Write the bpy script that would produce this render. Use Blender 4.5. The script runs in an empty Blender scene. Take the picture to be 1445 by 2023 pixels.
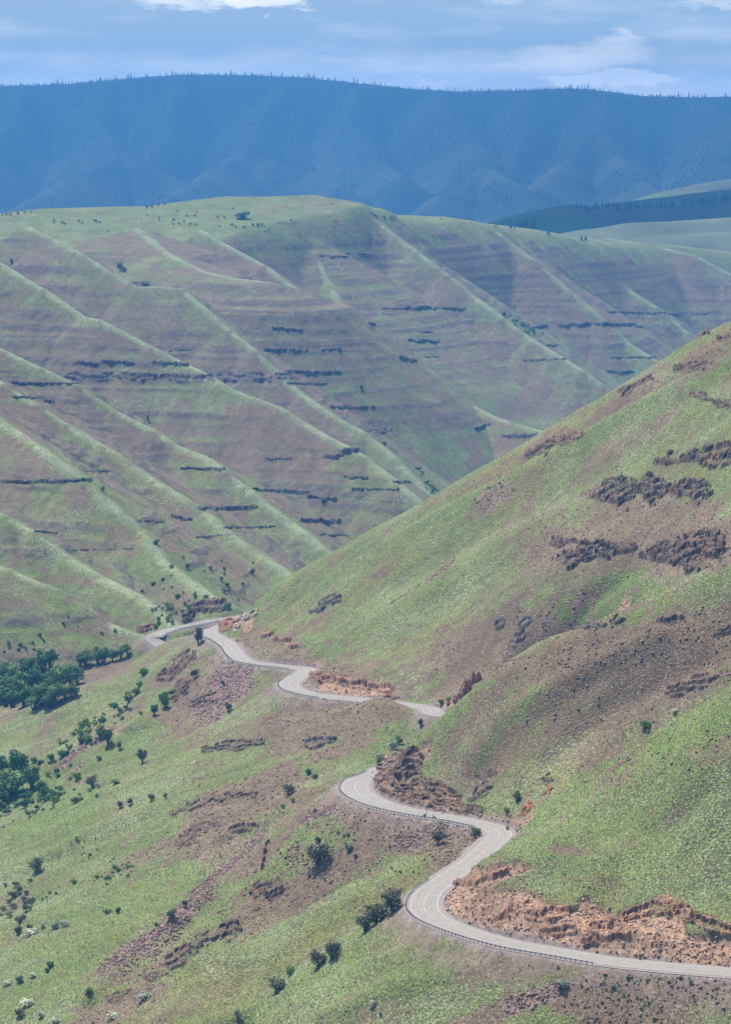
import bpy, bmesh, math, random, time
from mathutils import Vector
import numpy as np
T0 = time.time()
rng = np.random.default_rng(7)
random.seed(7)
C = bpy.context.scene.collection
f32 = np.float32

# ------------------------------------------------------------------ camera geometry
FPX = 5737.0; CX = 722.5; CY = 1011.5
PITCH = math.atan((CY - 200.0) / FPX)
CP, SP = math.cos(PITCH), math.sin(PITCH)
ZC = 500.0                                  # height of the camera above the datum

def ray(px, py):
    u = (px - CX) / FPX; v = (CY - py) / FPX
    return u, CP + v * SP, -SP + v * CP
def W(px, py, D):                           # point of the photo at forward distance D
    x, y, z = ray(px, py); t = D / y
    return (x * t, D, z * t)
def H(px, py, h):                           # point of the photo h metres below the camera
    x, y, z = ray(px, py); t = -h / z
    return (x * t, y * t, -h)
def proj(x, y, z):
    d = y * CP - z * SP
    return CX + FPX * x / d, CY - FPX * (y * SP + z * CP) / d

# ------------------------------------------------------------------ noise
_P = np.random.default_rng(11).permutation(512).astype(np.int32)
_P = np.concatenate([_P, _P])
_A = np.random.default_rng(12).uniform(0, 2 * np.pi, 512)
_G = np.stack([np.cos(_A), np.sin(_A)], 1).astype(f32)
def perlin(x, y, seed=0):
    x = np.asarray(x, dtype=np.float64); y = np.asarray(y, dtype=np.float64)
    xf = np.floor(x); yf = np.floor(y)
    xi = xf.astype(np.int64); yi = yf.astype(np.int64)
    fx = (x - xf).astype(f32); fy = (y - yf).astype(f32)
    u = fx * fx * fx * (fx * (fx * 6 - 15) + 10); v = fy * fy * fy * (fy * (fy * 6 - 15) + 10)
    x0 = (xi + seed * 37) & 511; x1 = (xi + 1 + seed * 37) & 511; y0 = yi & 511; y1 = (yi + 1) & 511
    def g(a, b, dx, dy):
        k = _P[_P[a] + b]
        q = _G[k]
        return q[..., 0] * dx + q[..., 1] * dy
    n00 = g(x0, y0, fx, fy); n10 = g(x1, y0, fx - 1, fy)
    n01 = g(x0, y1, fx, fy - 1); n11 = g(x1, y1, fx - 1, fy - 1)
    a = n00 + u * (n10 - n00); b = n01 + u * (n11 - n01)
    return (a + v * (b - a)) * 1.5
def fbm(x, y, s, o=4, seed=0, gain=.5):
    r = 0; a = 1; t = 0; f = 1.0 / s
    for i in range(o):
        r = r + a * perlin(x * f, y * f, seed + i * 3); t += a; a *= gain; f *= 2.03
    return r / t
def sstep(a, b, x):
    t = np.clip((x - a) / (b - a), 0, 1)
    return t * t * (3 - 2 * t)

# ------------------------------------------------------------------ the road
def catmull(P, step):
    P = np.array(P, float); out = []
    Q = np.vstack([2 * P[0] - P[1], P, 2 * P[-1] - P[-2]])
    for i in range(1, len(Q) - 2):
        n = max(2, int(np.linalg.norm(Q[i + 1, :3] - Q[i, :3]) / step))
        for k in range(n):
            t = k / n
            out.append(.5 * ((2 * Q[i]) + (-Q[i - 1] + Q[i + 1]) * t + (2 * Q[i - 1] - 5 * Q[i] + 4 * Q[i + 1] - Q[i + 2]) * t * t
                             + (-Q[i - 1] + 3 * Q[i] - 3 * Q[i + 1] + Q[i + 2]) * t ** 3))
    out.append(P[-1])
    return np.array(out)
_r = []
for px, py, h, w in [(1750, 1948, 266, 4.6), (1600, 1934, 268.5, 4.6), (1445, 1922, 271, 4.6), (1315, 1911, 272.2, 4.6), (1202, 1899, 273.2, 4.6), (1111, 1884, 274, 4.6),
                  (1013, 1867, 275, 4.6), (938, 1847, 276, 4.6), (880, 1826, 277, 4.8), (848, 1808, 277.7, 5.2), (838, 1788, 278.5, 5.4), (848, 1764, 279.3, 5.2),
                  (875, 1743, 280, 5.0), (908, 1719, 281, 4.8), (938, 1699, 282, 4.8), (972, 1667, 283.5, 5.0), (988, 1650, 284.3, 5.2), (978, 1638, 284.9, 5.2),
                  (949, 1629, 285.5, 4.8), (890, 1617, 286.7, 4.7), (815, 1605, 288, 4.8), (753, 1590, 289.2, 5.4), (715, 1572, 290.4, 6.0),
                  (702, 1557, 291.4, 6.0), (710, 1542, 292.3, 5.6), (736, 1532, 293.3, 5.0)]:
    _r.append(H(px, py, h) + (w,))
_r += [(20, 1287, -294.5, 4.7), (47, 1312, -295.7, 4.7), (64, 1345, -297, 4.7), (62, 1385, -298.5, 4.7)]
for px, py, h, w in [(866, 1411, 300, 4.7), (848, 1401, 301, 4.7), (815, 1395, 302, 4.7), (786, 1391, 302.7, 4.6), (707, 1382, 304.2, 4.6), (649, 1377, 305.2, 4.6),
                  (608, 1371, 306, 4.7), (578, 1361, 307, 5.0), (572, 1350, 307.7, 5.2), (587, 1339, 308.6, 5.0), (604, 1329, 309.5, 4.8), (602, 1322, 310.2, 4.8), (566, 1318, 311.3, 4.7),
                  (520, 1313, 312.8, 4.7), (483, 1306, 314.3, 4.7), (466, 1294, 315.8, 4.8), (454, 1278, 317.6, 4.8), (437, 1265, 319.3, 5), (414, 1254, 321.2, 5.4), (412, 1247, 322.4, 5.4), (430, 1243, 323.8, 5.2)]:
    _r.append(H(px, py, h) + (w,))
_r += [(-78, 1822, -327, 4.8), (-52, 1846, -331, 4.8), (-42, 1882, -335.5, 4.8), (-58, 1915, -339.5, 4.8)]
for px, py, h, w in [(455, 1222, 344, 4.8), (425, 1226.5, 346, 4.8), (390, 1233, 348, 4.8), (350, 1241, 350.5, 4.9), (315, 1252, 353, 5.2), (303, 1261, 355, 5.2), (313, 1270, 357, 5.0), (334, 1280, 359, 4.8)]:
    _r.append(H(px, py, h) + (w,))
_r += [(-112, 1898, -361.5, 4.8), (-92, 1893, -364, 4.8)]
ROAD = catmull(_r, 2.0)
tan = np.gradient(ROAD[:, :3], axis=0); tan /= np.linalg.norm(tan[:, :2], axis=1)[:, None]
RN = np.stack([-tan[:, 1], tan[:, 0]], 1)     # towards the left of travel (valley side = left when going up-screen)
RS = np.concatenate([[0], np.cumsum(np.linalg.norm(np.diff(ROAD[:, :2], axis=0), axis=1))])

# ------------------------------------------------------------------ control points of the near hillside
CPTS = [  # (px, py, D)
 # front spur and its cut bank
 (1445,2023,884),(1300,2023,890),(1100,2023,908),(900,2023,925),(740,2023,950),(600,2023,985),(500,2023,1005),(400,2023,1018),(200,2023,1060),(0,2023,1110),
 (1445,1800,926),(1330,1778,937),(1210,1808,938),(1170,1765,950),(1040,1690,972),(930,1713,990),
 (1445,1600,962),(1445,1370,1010),(1340,1430,1035),(1230,1492,1060),(1100,1575,1090),(1030,1628,1104),(1230,1640,987),(1100,1650,1016),(1330,1560,985),
 # second spur
 (790,1488,1212),(830,1448,1226),(880,1405,1230),(940,1360,1230),(1000,1320,1228),(1100,1270,1220),(1222,1220,1210),(1347,1158,1200),(1445,1110,1190),
 (1445,1240,1155),(1222,1350,1165),(1000,1450,1176),(870,1500,1200),(1100,1480,1150),(940,1560,1172),(820,1530,1205),
 # big spur, silhouette
 (1445,635,1650),(1380,673,1665),(1250,755,1688),(1100,845,1712),(1050,880,1720),(960,932,1735),(870,985,1745),(760,1040,1760),(650,1100,1775),(570,1147,1788),(500,1190,1795),(468,1214,1800),
 # big spur, face
 (1222,1190,1372),(1222,1000,1495),(1445,860,1480),(1445,1095,1335),(1340,1100,1365),(1050,1250,1432),(1050,1100,1520),(1050,980,1615),(870,1372,1450),(870,1250,1510),(870,1100,1620),
 (700,1320,1520),(700,1240,1590),(700,1150,1665),(560,1275,1640),(560,1205,1720),(640,1295,1585),(480,1260,1730),(500,1285,1680),(1222,860,1600),(1340,760,1600),(960,1310,1400),(960,1180,1480),
 # knoll on the outer side of the road and the draw below it
 (760,1372,1438),(800,1398,1424),(838,1436,1408),(700,1396,1448),(760,1440,1395),(740,1498,1345),
 # slopes below the road
 (600,1900,1045),(600,1750,1170),(600,1650,1222),(600,1560,1320),(600,1480,1395),(600,1410,1462),
 (500,1395,1530),(500,1480,1440),(500,1600,1312),(500,1750,1190),(500,1900,1078),(450,1335,1640),
 (740,1700,1155),(740,1630,1182),(740,1810,1052),(730,1822,1046),(640,1890,1042),(550,1945,1045),(900,1905,930),(1050,1925,915),(820,1870,968),
 (850,1682,1078),(900,1672,1092),(800,1706,1075),(750,1738,1072),(600,1800,1080),(450,1880,1072),(300,1960,1075),(690,1762,1112),(860,1650,1132),(690,1640,1188),
 (400,1800,1160),(400,1600,1350),(400,1450,1520),(400,1350,1640),(400,1292,1712),
 (300,1350,1740),(300,1450,1580),(300,1600,1385),(300,1800,1190),(300,1292,1800),
 (200,1800,1220),(200,1600,1420),(200,1450,1600),(200,1350,1752),(160,1398,1715),(100,1450,1690),
 (0,1600,1560),(0,1500,1660),(0,1410,1770),(0,1800,1330),(100,1700,1370),(250,1322,1800),(180,1352,1800),(330,1268,1836),(380,1262,1790),
]
XPTS = [  # hidden ground, world coordinates
 (75,1122,-269),(99,1121,-263),(137,1086,-233),(57,1128,-281),(170,1060,-205),
 (110,1330,-258),(165,1300,-218),(84,1345,-295),(88,1385,-294),(70,1408,-295),(100,1365,-290),(110,1390,-280),(200,1270,-190),(60,1250,-274),(100,1240,-262),(95,1265,-276),
 (-5,1300,-305),(-40,1302,-312),
 (230,1720,-165),(175,1760,-215),(120,1790,-255),(65,1815,-290),(10,1845,-318),(-30,1880,-335),(-50,1905,-341),
 (230,1850,-270),(150,1900,-330),(80,1950,-370),(0,2020,-395),(230,2050,-400),(100,2150,-420),(0,2150,-420),(-60,2040,-395),
 (-100,1990,-385),(-140,2010,-375),(-170,2100,-375),(300,2300,-440),(100,2350,-440),(-100,2250,-420),
 (-150,1935,-364),(-125,1880,-362),(-195,1890,-375),(-240,1860,-388),(-160,1850,-369),
 (-270,1760,-400),(-280,1650,-402),(-270,1500,-392),(-260,1300,-382),(-230,1110,-368),(-330,1900,-400),(-350,1500,-400),(-300,1000,-365),
 (-100,800,-320),(0,820,-303),(100,800,-290),(200,800,-270),(-250,800,-350),(-100,500,-330),(100,500,-300),
 (190,880,-225),(190,930,-215),(200,1000,-170),(260,900,-190),(260,1150,-150),(300,1400,-110),(300,1600,-80),(300,1700,-90),(250,1480,-120),(230,1200,-170),(300,1000,-140),
]
pts = [W(*c) for c in CPTS] + XPTS
rd = ROAD[::8]
pts += [tuple(p[:3]) for p in rd]
pts = np.array(pts, float)
def tps_fit(P, lam):
    n = len(P); X = P[:, :2] / 500.0
    d2 = ((X[:, None] - X[None]) ** 2).sum(2)
    K = np.where(d2 > 0, .5 * d2 * np.log(d2 + 1e-12), 0) + lam * np.eye(n)
    Q = np.hstack([np.ones((n, 1)), X])
    A = np.zeros((n + 3, n + 3)); A[:n, :n] = K; A[:n, n:] = Q; A[n:, :n] = Q.T
    return np.linalg.solve(A, np.concatenate([P[:, 2], np.zeros(3)])), X
TW, TX = tps_fit(pts, 2e-4)
def tps(x, y):
    out = np.zeros(x.shape, f32)
    xs = x.ravel(); ys = y.ravel(); o = out.ravel()
    wx = TW.astype(f32)
    for a in range(0, len(xs), 20000):
        u = (xs[a:a + 20000] / 500.0).astype(f32); v = (ys[a:a + 20000] / 500.0).astype(f32)
        d2 = (u[:, None] - TX[:, 0].astype(f32)) ** 2 + (v[:, None] - TX[:, 1].astype(f32)) ** 2 + f32(1e-9)
        o[a:a + 20000] = (.5 * d2 * np.log(d2)) @ wx[:-3] + wx[-3] + wx[-2] * u + wx[-1] * v
    return o.reshape(x.shape)

# ------------------------------------------------------------------ spurs of the far side
SPURS = {
 'a': [(-330,985,2080),(-150,1055,2020),(0,1120,1985),(100,1160,1975),(165,1200,1965),(210,1230,1955),(288,1258,1940)],
 'b': [(-330,860,2260),(-150,945,2180),(0,1015,2120),(55,1045,2105),(125,1095,2080),(200,1140,2050),(270,1175,2010),(320,1212,1980),(345,1232,1958)],
 'cc': [(-300,600,2600),(-100,760,2450),(65,875,2335),(165,945,2275),(280,1050,2200),(325,1110,2150),(415,1175,2080),(455,1196,2035)],
 'c': [(-300,560,2720),(-120,680,2620),(0,755,2560),(65,795,2540),(125,835,2520),(200,880,2490),(300,945,2440),(400,1005,2390),(460,1060,2340),(525,1100,2290),(575,1137,2250),(640,1195,2180)],
 'dd': [(-300,545,2950),(-120,635,2860),(0,690,2800),(75,725,2780),(145,757,2760),(225,810,2730),(295,845,2700),(350,880,2680),(405,900,2650),(440,925,2620),(480,957,2600),(525,995,2570),(600,1050,2520),(655,1095,2480),(720,1150,2420)],
 'd': [(-200,430,3420),(0,520,3300),(85,570,3240),(165,625,3190),(195,631,3180),(295,682,3130),(360,715,3100),(405,737,3070),(460,770,3030),(550,802,2990),(645,860,2930),(690,882,2900),(722,903,2880),(780,950,2835),(837,995,2800),(900,1050,2740)],
 'e': [(50,445,3800),(150,495,3700),(215,535,3640),(270,566,3600),(320,566,3600),(360,570,3590),(450,650,3500),(500,690,3460),(550,735,3420),(600,780,3380),(660,820,3330),(722,854,3280),(777,902,3230),(857,985,3150),(930,1060,3080)],
 'f': [(400,455,4150),(460,490,4080),(520,522,4020),(600,582,3950),(665,632,3890),(722,673,3840),(762,697,3800),(807,727,3760),(872,766,3700),(942,805,3640),(977,822,3610),(1022,838,3570),(1072,851,3530),(1150,900,3450)],
 'g': [(700,418,4560),(762,450,4500),(822,495,4430),(882,540,4370),(937,585,4320),(992,625,4260),(1052,670,4200),(1102,700,4150),(1152,730,4100),(1187,757,4070),(1300,850,3980)],
 'h': [(930,440,4870),(992,465,4800),(1052,510,4740),(1122,570,4680),(1192,630,4610),(1247,680,4560),(1297,712,4510),(1400,790,4430)],
 'i': [(1100,480,5150),(1172,525,5080),(1232,565,5020),(1297,605,4970),(1357,655,4920),(1450,730,4850)],
 'fg': [(560,398,4530),(610,470,4350),(650,560,4230),(700,650,4100),(760,740,3950),(800,800,3850)],
 'bowl': [(270,450,4000),(330,500,3850),(400,535,3750),(470,550,3700),(530,556,3680)],
 'j': [(1200,470,5330),(1272,481,5300),(1372,503,5250),(1445,541,5200),(1600,640,5100)],
}
SKY = [(-500,440,4250),(-200,428,4280),(0,422,4300),(80,412,4350),(230,408,4400),(290,407,4420),(360,398,4450),(440,388,4500),(530,388,4540),(620,385,4560),(680,400,4600),(730,418,4650),(780,424,4700),
       (880,428,4800),(950,440,4900),(1050,452,5050),(1150,470,5150),(1260,478,5300),(1330,483,5350),(1445,498,5400),(1800,560,5500)]
SLOPE = {'fg': .52, 'a': .52, 'b': .54, 'cc': .56, 'c': .6, 'dd': .6}
def roof(x, y, poly, drop, pad=900):
    """best height and crest distance of a ridge over the points"""
    best = np.full(x.shape, -9999, f32); bd = np.full(x.shape, 9999, f32); bs = np.zeros(x.shape, f32)
    P = np.array([W(*p) for p in poly]); s0 = 0
    for A, B in zip(P[:-1], P[1:]):
        L = math.hypot(B[0] - A[0], B[1] - A[1])
        ux, uy = (B[0] - A[0]) / L, (B[1] - A[1]) / L
        rx = x - f32(A[0]); ry = y - f32(A[1])
        t = np.clip(rx * ux + ry * uy, 0, L)
        dx = rx - t * ux; dy = ry - t * uy
        d = np.sqrt(dx * dx + dy * dy)
        z = A[2] + (B[2] - A[2]) * t / L - drop(d)
        m = z > best
        best = np.where(m, z, best); bd = np.where(m, d, bd); bs = np.where(m, s0 + t, bs)
        s0 += L
    return best, bd, bs

# ------------------------------------------------------------------ polar grid in front of the camera
ths = [-60, -45, -33, -25, -20, -17, -15, -13.5, -12.3]
NF = 640; fine = np.linspace(-9.6, 9.6, NF)
TH = np.radians(np.concatenate([[-t for t in []], ths, [-11.2, -10.3], fine, [10.3, 11.2], [-t for t in ths[::-1]]]))
rr = [3, 20, 60, 120, 200, 300, 400, 500, 580, 650, 700, 740, 770, 800, 820, 835]
r = 850.0
while r < 5650:
    rr.append(r); r *= 1 + (.00095 if r < 2350 else .0008)
rr += [5700, 5800, 6000]
RR = np.array(rr); NR = len(RR); NT = len(TH)
R2, T2 = np.meshgrid(RR, TH, indexing='ij')
X = (R2 * np.sin(T2)).astype(f32); Y = (R2 * np.cos(T2)).astype(f32)
print('grid', X.shape, time.time() - T0)

def far_surface(X, Y):
    zf = np.full(X.shape, -470, f32); df = np.full(X.shape, 500, f32); sf = np.zeros(X.shape, f32); idf = np.zeros(X.shape, f32)
    wx = 10 * fbm(X, Y, 160, 3, 21); wy = 10 * fbm(X, Y, 160, 3, 22)
    cw = 5 * fbm(X, Y, 60, 2, 23)
    for k, (name, poly) in enumerate(SPURS.items()):
        D = [p[2] for p in poly]; rows = np.where((RR > min(D) - 560) & (RR < max(D) + 620))[0]
        a, b = rows[0], rows[-1] + 1
        s = SLOPE.get(name, .66)
        z, d, ss = roof(X[a:b] + wx[a:b] * .2, Y[a:b] + wy[a:b] * .2, poly, (lambda q: .3 * q + .5 * np.maximum(q - 110, 0)) if name == 'bowl' else (lambda q: s * (np.sqrt(q * q + 16) - 4)))
        g = 1 - np.abs(fbm(ss / 62.0 + k * 7.3 + .25 * wx[a:b] / 10, d / 300.0, 1.0, 3, 31)) * 3.2
        dep = sstep(6, 110, d)
        g2 = np.abs(fbm(ss / 24.0 + k * 3.1, d / 200.0, 1.0, 2, 33)) * 3
        z = z - dep * (2.2 * np.clip(g, -.4, .9) - .9 * np.clip(g2, 0, 1) - .7 * np.clip(np.abs(fbm(ss / 11.0 + k * 5.7, d / 90.0, 1.0, 2, 35)) * 3, 0, 1)) + .3 * cw[a:b] * dep
        m = z > zf[a:b]
        zf[a:b] = np.where(m, z, zf[a:b]); df[a:b] = np.where(m, d, df[a:b]); sf[a:b] = np.where(m, ss + k * 777, sf[a:b]); idf[a:b] = np.where(m, k, idf[a:b])
    rows = np.where(RR > 3000)[0]; a = rows[0]
    stp = np.interp(X[a:], [-330, -120, 60, 150], [.58, .60, .85, 1.0])
    lim = np.interp(X[a:], [-500, -280, -120, 10, 250], [430, 310, 170, 60, 35]) + 30 * fbm(X[a:], Y[a:], 260, 2, 26)
    def skyd(q):
        over = np.maximum(q - lim, 0)
        return .17 * q + stp * over * over / (over + 60)
    z, d, ss = roof(X[a:], Y[a:], SKY, skyd)
    z = z + 5 * fbm(X[a:], Y[a:], 140, 4, 25) * sstep(20, 200, d)
    k = 8.0
    h = np.clip(.5 + .5 * (z - zf[a:]) / k, 0, 1)
    m = z > zf[a:]
    zf[a:] = zf[a:] * (1 - h) + z * h + k * h * (1 - h)
    idf[a:] = np.where(m, 99, idf[a:]); sf[a:] = np.where(m, ss, sf[a:]); df[a:] = np.where(m, d, df[a:])
    return zf, df, sf, idf
ZF, DF, SF, IDF = far_surface(X, Y)
print('far', time.time() - T0)
ZN = np.full(X.shape, -470, f32)
m = (RR < 2450)
na = np.where(m)[0][-1] + 1
ZN[:na] = tps(X[:na], Y[:na])
# behind the big spur everything keeps falling to the creek
ZN[:na] = ZN[:na] - .5 * np.maximum(Y[:na] - 2050, 0)
cam_hill = -2.5 - .46 * R2
near_mix = sstep(620, 780, R2)
ZN = np.where(R2 < 800, np.maximum(cam_hill, -330 + 0 * R2) * (1 - near_mix) + ZN * near_mix, ZN)
# wings outside the frame
wing = sstep(math.radians(12.5), math.radians(30), np.abs(T2))
ZN = ZN * (1 - wing) + np.clip(ZN, -400, -150) * wing
print('near', time.time() - T0)
rough = fbm(X, Y, 34, 4, 41)
_wl = sstep(0, 60, -X + 10) * sstep(2000, 1700, Y)
ZN = ZN + _wl * 3.2 * fbm(X * .2 + .15 * Y, Y, 34, 3, 47)
ZN = ZN + (1.6 * rough + 2.2 * fbm(X, Y, 90, 2, 44)) * sstep(500, 900, R2)
ISN = ZN > ZF
k = 5.0
hh = np.clip(.5 + .5 * (ZN - ZF) / k, 0, 1)
Z = ZF * (1 - hh) + ZN * hh + k * hh * (1 - hh)
ZBASE = Z.copy()

# ------------------------------------------------------------------ grade the road into the ground
RDIST = np.full(X.shape, 999, f32); RZ = np.zeros(X.shape, f32); RW = np.full(X.shape, 5, f32)
sel = np.where(((RR > 840) & (RR < 2080)))[0]; a, b = sel[0], sel[-1] + 1
xs = X[a:b].ravel(); ys = Y[a:b].ravel()
okm = np.zeros(len(xs), bool)
for p in ROAD[::12]:
    okm |= (np.abs(xs - p[0]) < 62) & (np.abs(ys - p[1]) < 62)
ii = np.where(okm)[0]
rdst = np.full(len(ii), 999, f32); rz = np.zeros(len(ii), f32); rw = np.full(len(ii), 5, f32)
RP = ROAD.astype(f32)
for c in range(0, len(ii), 30000):
    q = ii[c:c + 30000]
    dx = xs[q][:, None] - RP[:, 0]; dy = ys[q][:, None] - RP[:, 1]
    d2 = dx * dx + dy * dy; j = d2.argmin(1)
    # refine along the segment
    tx = tan[j, 0]; ty = tan[j, 1]
    al = (xs[q] - RP[j, 0]) * tx + (ys[q] - RP[j, 1]) * ty
    la = (xs[q] - RP[j, 0]) * -ty + (ys[q] - RP[j, 1]) * tx
    end = (j == 0) | (j == len(RP) - 1)
    rdst[c:c + 30000] = np.where(end, np.sqrt(d2[np.arange(len(q)), j]), np.sqrt(la * la + np.maximum(np.abs(al) - 1.5, 0) ** 2))
    rz[c:c + 30000] = RP[j, 2] + np.clip(al, -2, 2) * tan[j, 2]; rw[c:c + 30000] = RP[j, 3]
t = RDIST[a:b].ravel(); t[ii] = rdst; RDIST[a:b] = t.reshape(X[a:b].shape)
t = RZ[a:b].ravel(); t[ii] = rz; RZ[a:b] = t.reshape(X[a:b].shape)
t = RW[a:b].ravel(); t[ii] = rw; RW[a:b] = t.reshape(X[a:b].shape)
out = RDIST - (RW + 2.0)
cut = RZ + 1.15 * np.maximum(out, 0) + 1.2 * fbm(X, Y, 9, 3, 51) * sstep(.5, 6, out)
fill = RZ - .75 * np.maximum(out, 0) - .02
Z2 = np.clip(Z, fill, np.maximum(cut, fill))
Z2 = np.where(out < 0, RZ - .12, Z2)
near_road = RDIST < 60
CUT = np.where(near_road, sstep(.3, 2.5, Z - Z2) * (out > 0), 0).astype(f32)
FILL = np.where(near_road, sstep(.2, 1.5, Z2 - Z) * (out > 0), 0).astype(f32)
SHO = np.where(near_road, 1 - sstep(0, 2.5, out), 0).astype(f32)
Z = np.where(near_road, Z2, Z).astype(f32)
print('road', time.time() - T0)

PX, PY = proj(X, Y, Z)
PX = PX.astype(f32); PY = PY.astype(f32)
# ribs and swales that run down the faces
def relief(pts_, w, h, dmin, dmax):
    global Z
    dd = np.full(X.shape, 9999, f32)
    for (x0, y0), (x1, y1) in zip(pts_[:-1], pts_[1:]):
        dx, dy = x1 - x0, y1 - y0; t = np.clip(((PX - x0) * dx + (PY - y0) * dy) / (dx * dx + dy * dy), 0, 1)
        dd = np.minimum(dd, np.hypot(PX - x0 - t * dx, PY - y0 - t * dy))
    Z = Z + h * np.exp(-(dd / w) ** 2) * ISN * (Y > dmin) * (Y < dmax) * sstep(8, 30, RDIST)
for p_, w_, h_, a_, b_ in [
    ([(1500,695),(1267,805),(1032,935),(722,1082),(560,1175)],20,4.5,1300,1850),([(1500,660),(1300,765),(1060,905),(760,1065)],10,-3.0,1300,1800),
    ([(1500,830),(1172,990),(1042,1060),(860,1170),(700,1270),(640,1300)],26,5,1300,1700),([(1500,780),(1150,950),(900,1080),(640,1220)],24,-4,1300,1720),([(1340,860),(1120,1040),(960,1180),(860,1290)],26,-3.5,1300,1600),
    ([(1250,1120),(1180,1180),(1120,1260)],16,-3,1300,1500),([(1300,1130),(1250,1200)],12,-2.5,1300,1500),
    ([(1300,1260),(1150,1330),(1000,1420),(940,1500)],24,3,1100,1230),([(1400,1300),(1200,1400),(1080,1500)],24,-3,1100,1230),
    ([(1350,1500),(1200,1590),(1080,1680)],26,2.2,940,1100),([(1400,1560),(1260,1680),(1200,1760)],26,-2.2,930,1100),
    ([(640,1395),(480,1480),(330,1570),(150,1660)],22,4,1250,1700),([(560,1400),(420,1500),(250,1610),(60,1720)],16,-3,1250,1750),([(600,1610),(420,1660),(250,1725),(60,1850)],20,3.5,1100,1500),
    ([(740,1510),(600,1600),(540,1665),(430,1765),(300,1880),(180,1970)],16,-5,1040,1400),([(640,1570),(560,1690),(500,1790),(380,1900)],18,3,1040,1300),([(420,1310),(300,1400),(150,1500)],14,3,1500,1900),([(340,1330),(230,1440),(110,1530)],12,-4,1400,1900),
    ([(700,1880),(560,1960),(450,2040)],14,-3,950,1100),([(940,1900),(760,1960),(600,2040)],20,2.5,900,1060)]:
    relief(p_, w_, h_, a_, b_)
Z = Z.astype(f32)
#@@PAINT
# ------------------------------------------------------------------ surface cover (grass, bare soil, scree, rock) as it lies on the ground
n1 = fbm(X, Y, 130, 4, 61); n2 = fbm(X, Y, 34, 4, 62); n3 = fbm(X, Y, 8, 3, 63); n4 = perlin(X / 1.9, Y / 1.9, 64)
n5 = perlin(X / .9, Y / .9, 65)
wpx = (fbm(X, Y, 30, 4, 66)) * FPX / np.maximum(Y, 100) * 14
wpy = (fbm(X, Y, 30, 4, 67)) * FPX / np.maximum(Y, 100) * 5
def cap(x0, y0, x1, y1, w, dmin=0, dmax=9999, soft=.55, warp=1.0):
    """soft-edged lens around a line drawn on the hillside"""
    ax, ay = PX + wpx * warp, PY + wpy * warp
    dx, dy = x1 - x0, y1 - y0; L2 = dx * dx + dy * dy + 1e-6
    t = np.clip(((ax - x0) * dx + (ay - y0) * dy) / L2, 0, 1)
    d = np.hypot(ax - x0 - t * dx, ay - y0 - t * dy)
    m = 1 - sstep(w * (1 - soft), w * (1 + soft), d)
    return (m * (Y > dmin) * (Y < dmax)).astype(f32)
G = .52 + .55 * n1 + .5 * n2 + .25 * n3
far = (~ISN)
G += .34 * fbm(X * .16 + Y * .03, Y, 15, 4, 101) + .22 * fbm(X * .1, Y, 5, 3, 102)
# far flanks: bare soil and thin grass, streaked down the slope and banded by the lava layers
stre = fbm(SF / 13.0, DF / 130.0, 1.0, 3, 71); band = fbm(X / 260.0, Z / 5.5, 1.0, 3, 72)
plat = (IDF == 99) & (DF < np.interp(X, [-300, -120, 50], [330, 190, 90]) + 60 * n2)
GF = .47 + .5 * n1 + .42 * n2 + .30 * stre + .45 * band + .18 * n3
GF += .75 * (1 - sstep(2, 10, DF)) * (~plat) + .16 * sstep(-330, -420, Z) + .35 * plat + .1 * n4
GF -= .25 * sstep(20, 60, DF) * sstep(230, 90, DF) * (~plat)
G = G + .15 * ((PX > 1000) & (Y < 1112) & ISN & (PY < 1860)) * (RDIST > 12) + .14 * sstep(620, 380, PX) * sstep(1350, 1500, PY) + .02 + .22 * fbm(X, Y, 22, 4, 105) + .16 * fbm(X * .25 + .1 * Y, Y, 7, 3, 106)
G = np.where(far, GF, G)
LUSH = np.zeros(X.shape, f32); BARE = np.zeros(X.shape, f32); SCREE = np.zeros(X.shape, f32); DIRT = np.zeros(X.shape, f32); PALE = np.zeros(X.shape, f32)
NEARD = (800, 2060)
for (x0, y0, x1, y1, w, st) in [
    (1120,1320,1430,1260,56,1),(1220,1400,1440,1290,40,.6),(1000,1330,1180,1260,26,.6),(1280,1380,1440,1330,30,.5),(1180,1540,1420,1480,36,.55),(1080,1400,1150,1380,40,.3),
    (1090,1080,1400,1070,55,.75),(1150,1010,1420,1010,24,.6),(1180,960,1160,985,18,.5),(560,1300,680,1330,26,.6),(500,1270,600,1300,24,.7),(880,1260,1040,1240,26,.5),
    (950,1340,880,1300,24,.4),(570,1440,760,1420,50,.7),(640,1480,720,1390,36,.5),(400,1600,560,1540,34,.75),(330,1690,520,1600,36,.7),(250,1720,380,1650,24,.5),
    (640,1640,860,1640,42,1),(560,1720,700,1670,50,.8),(440,1830,600,1740,42,.8),(380,1850,480,1800,22,.5),(960,1990,1100,1960,20,.4),(1100,1990,1440,1965,32,.9),(1200,2010,1320,2020,30,.8),
    (260,1930,420,1850,26,.6),(180,2010,300,1960,22,.5),(350,1340,480,1310,26,.8),(380,1400,440,1340,36,.7),(330,1440,420,1390,22,.5),(90,1420,60,1450,10,.7),
    (170,1330,250,1305,18,.6),(1350,720,1440,660,14,.6),(1060,900,1130,860,14,.8),(1130,870,1260,790,11,.5),(1250,790,1400,740,12,.6),(900,990,1000,930,14,.5),(840,1000,960,940,10,.4),
    (730,1700,800,1660,30,.6),(860,1640,960,1650,26,1.0),(860,1690,900,1680,30,1.0),(1350,1240,1440,1230,26,.4),(640,1060,700,1040,10,.4)]:
    BARE = np.maximum(BARE, st * cap(x0, y0, x1, y1, w, *NEARD))
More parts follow.
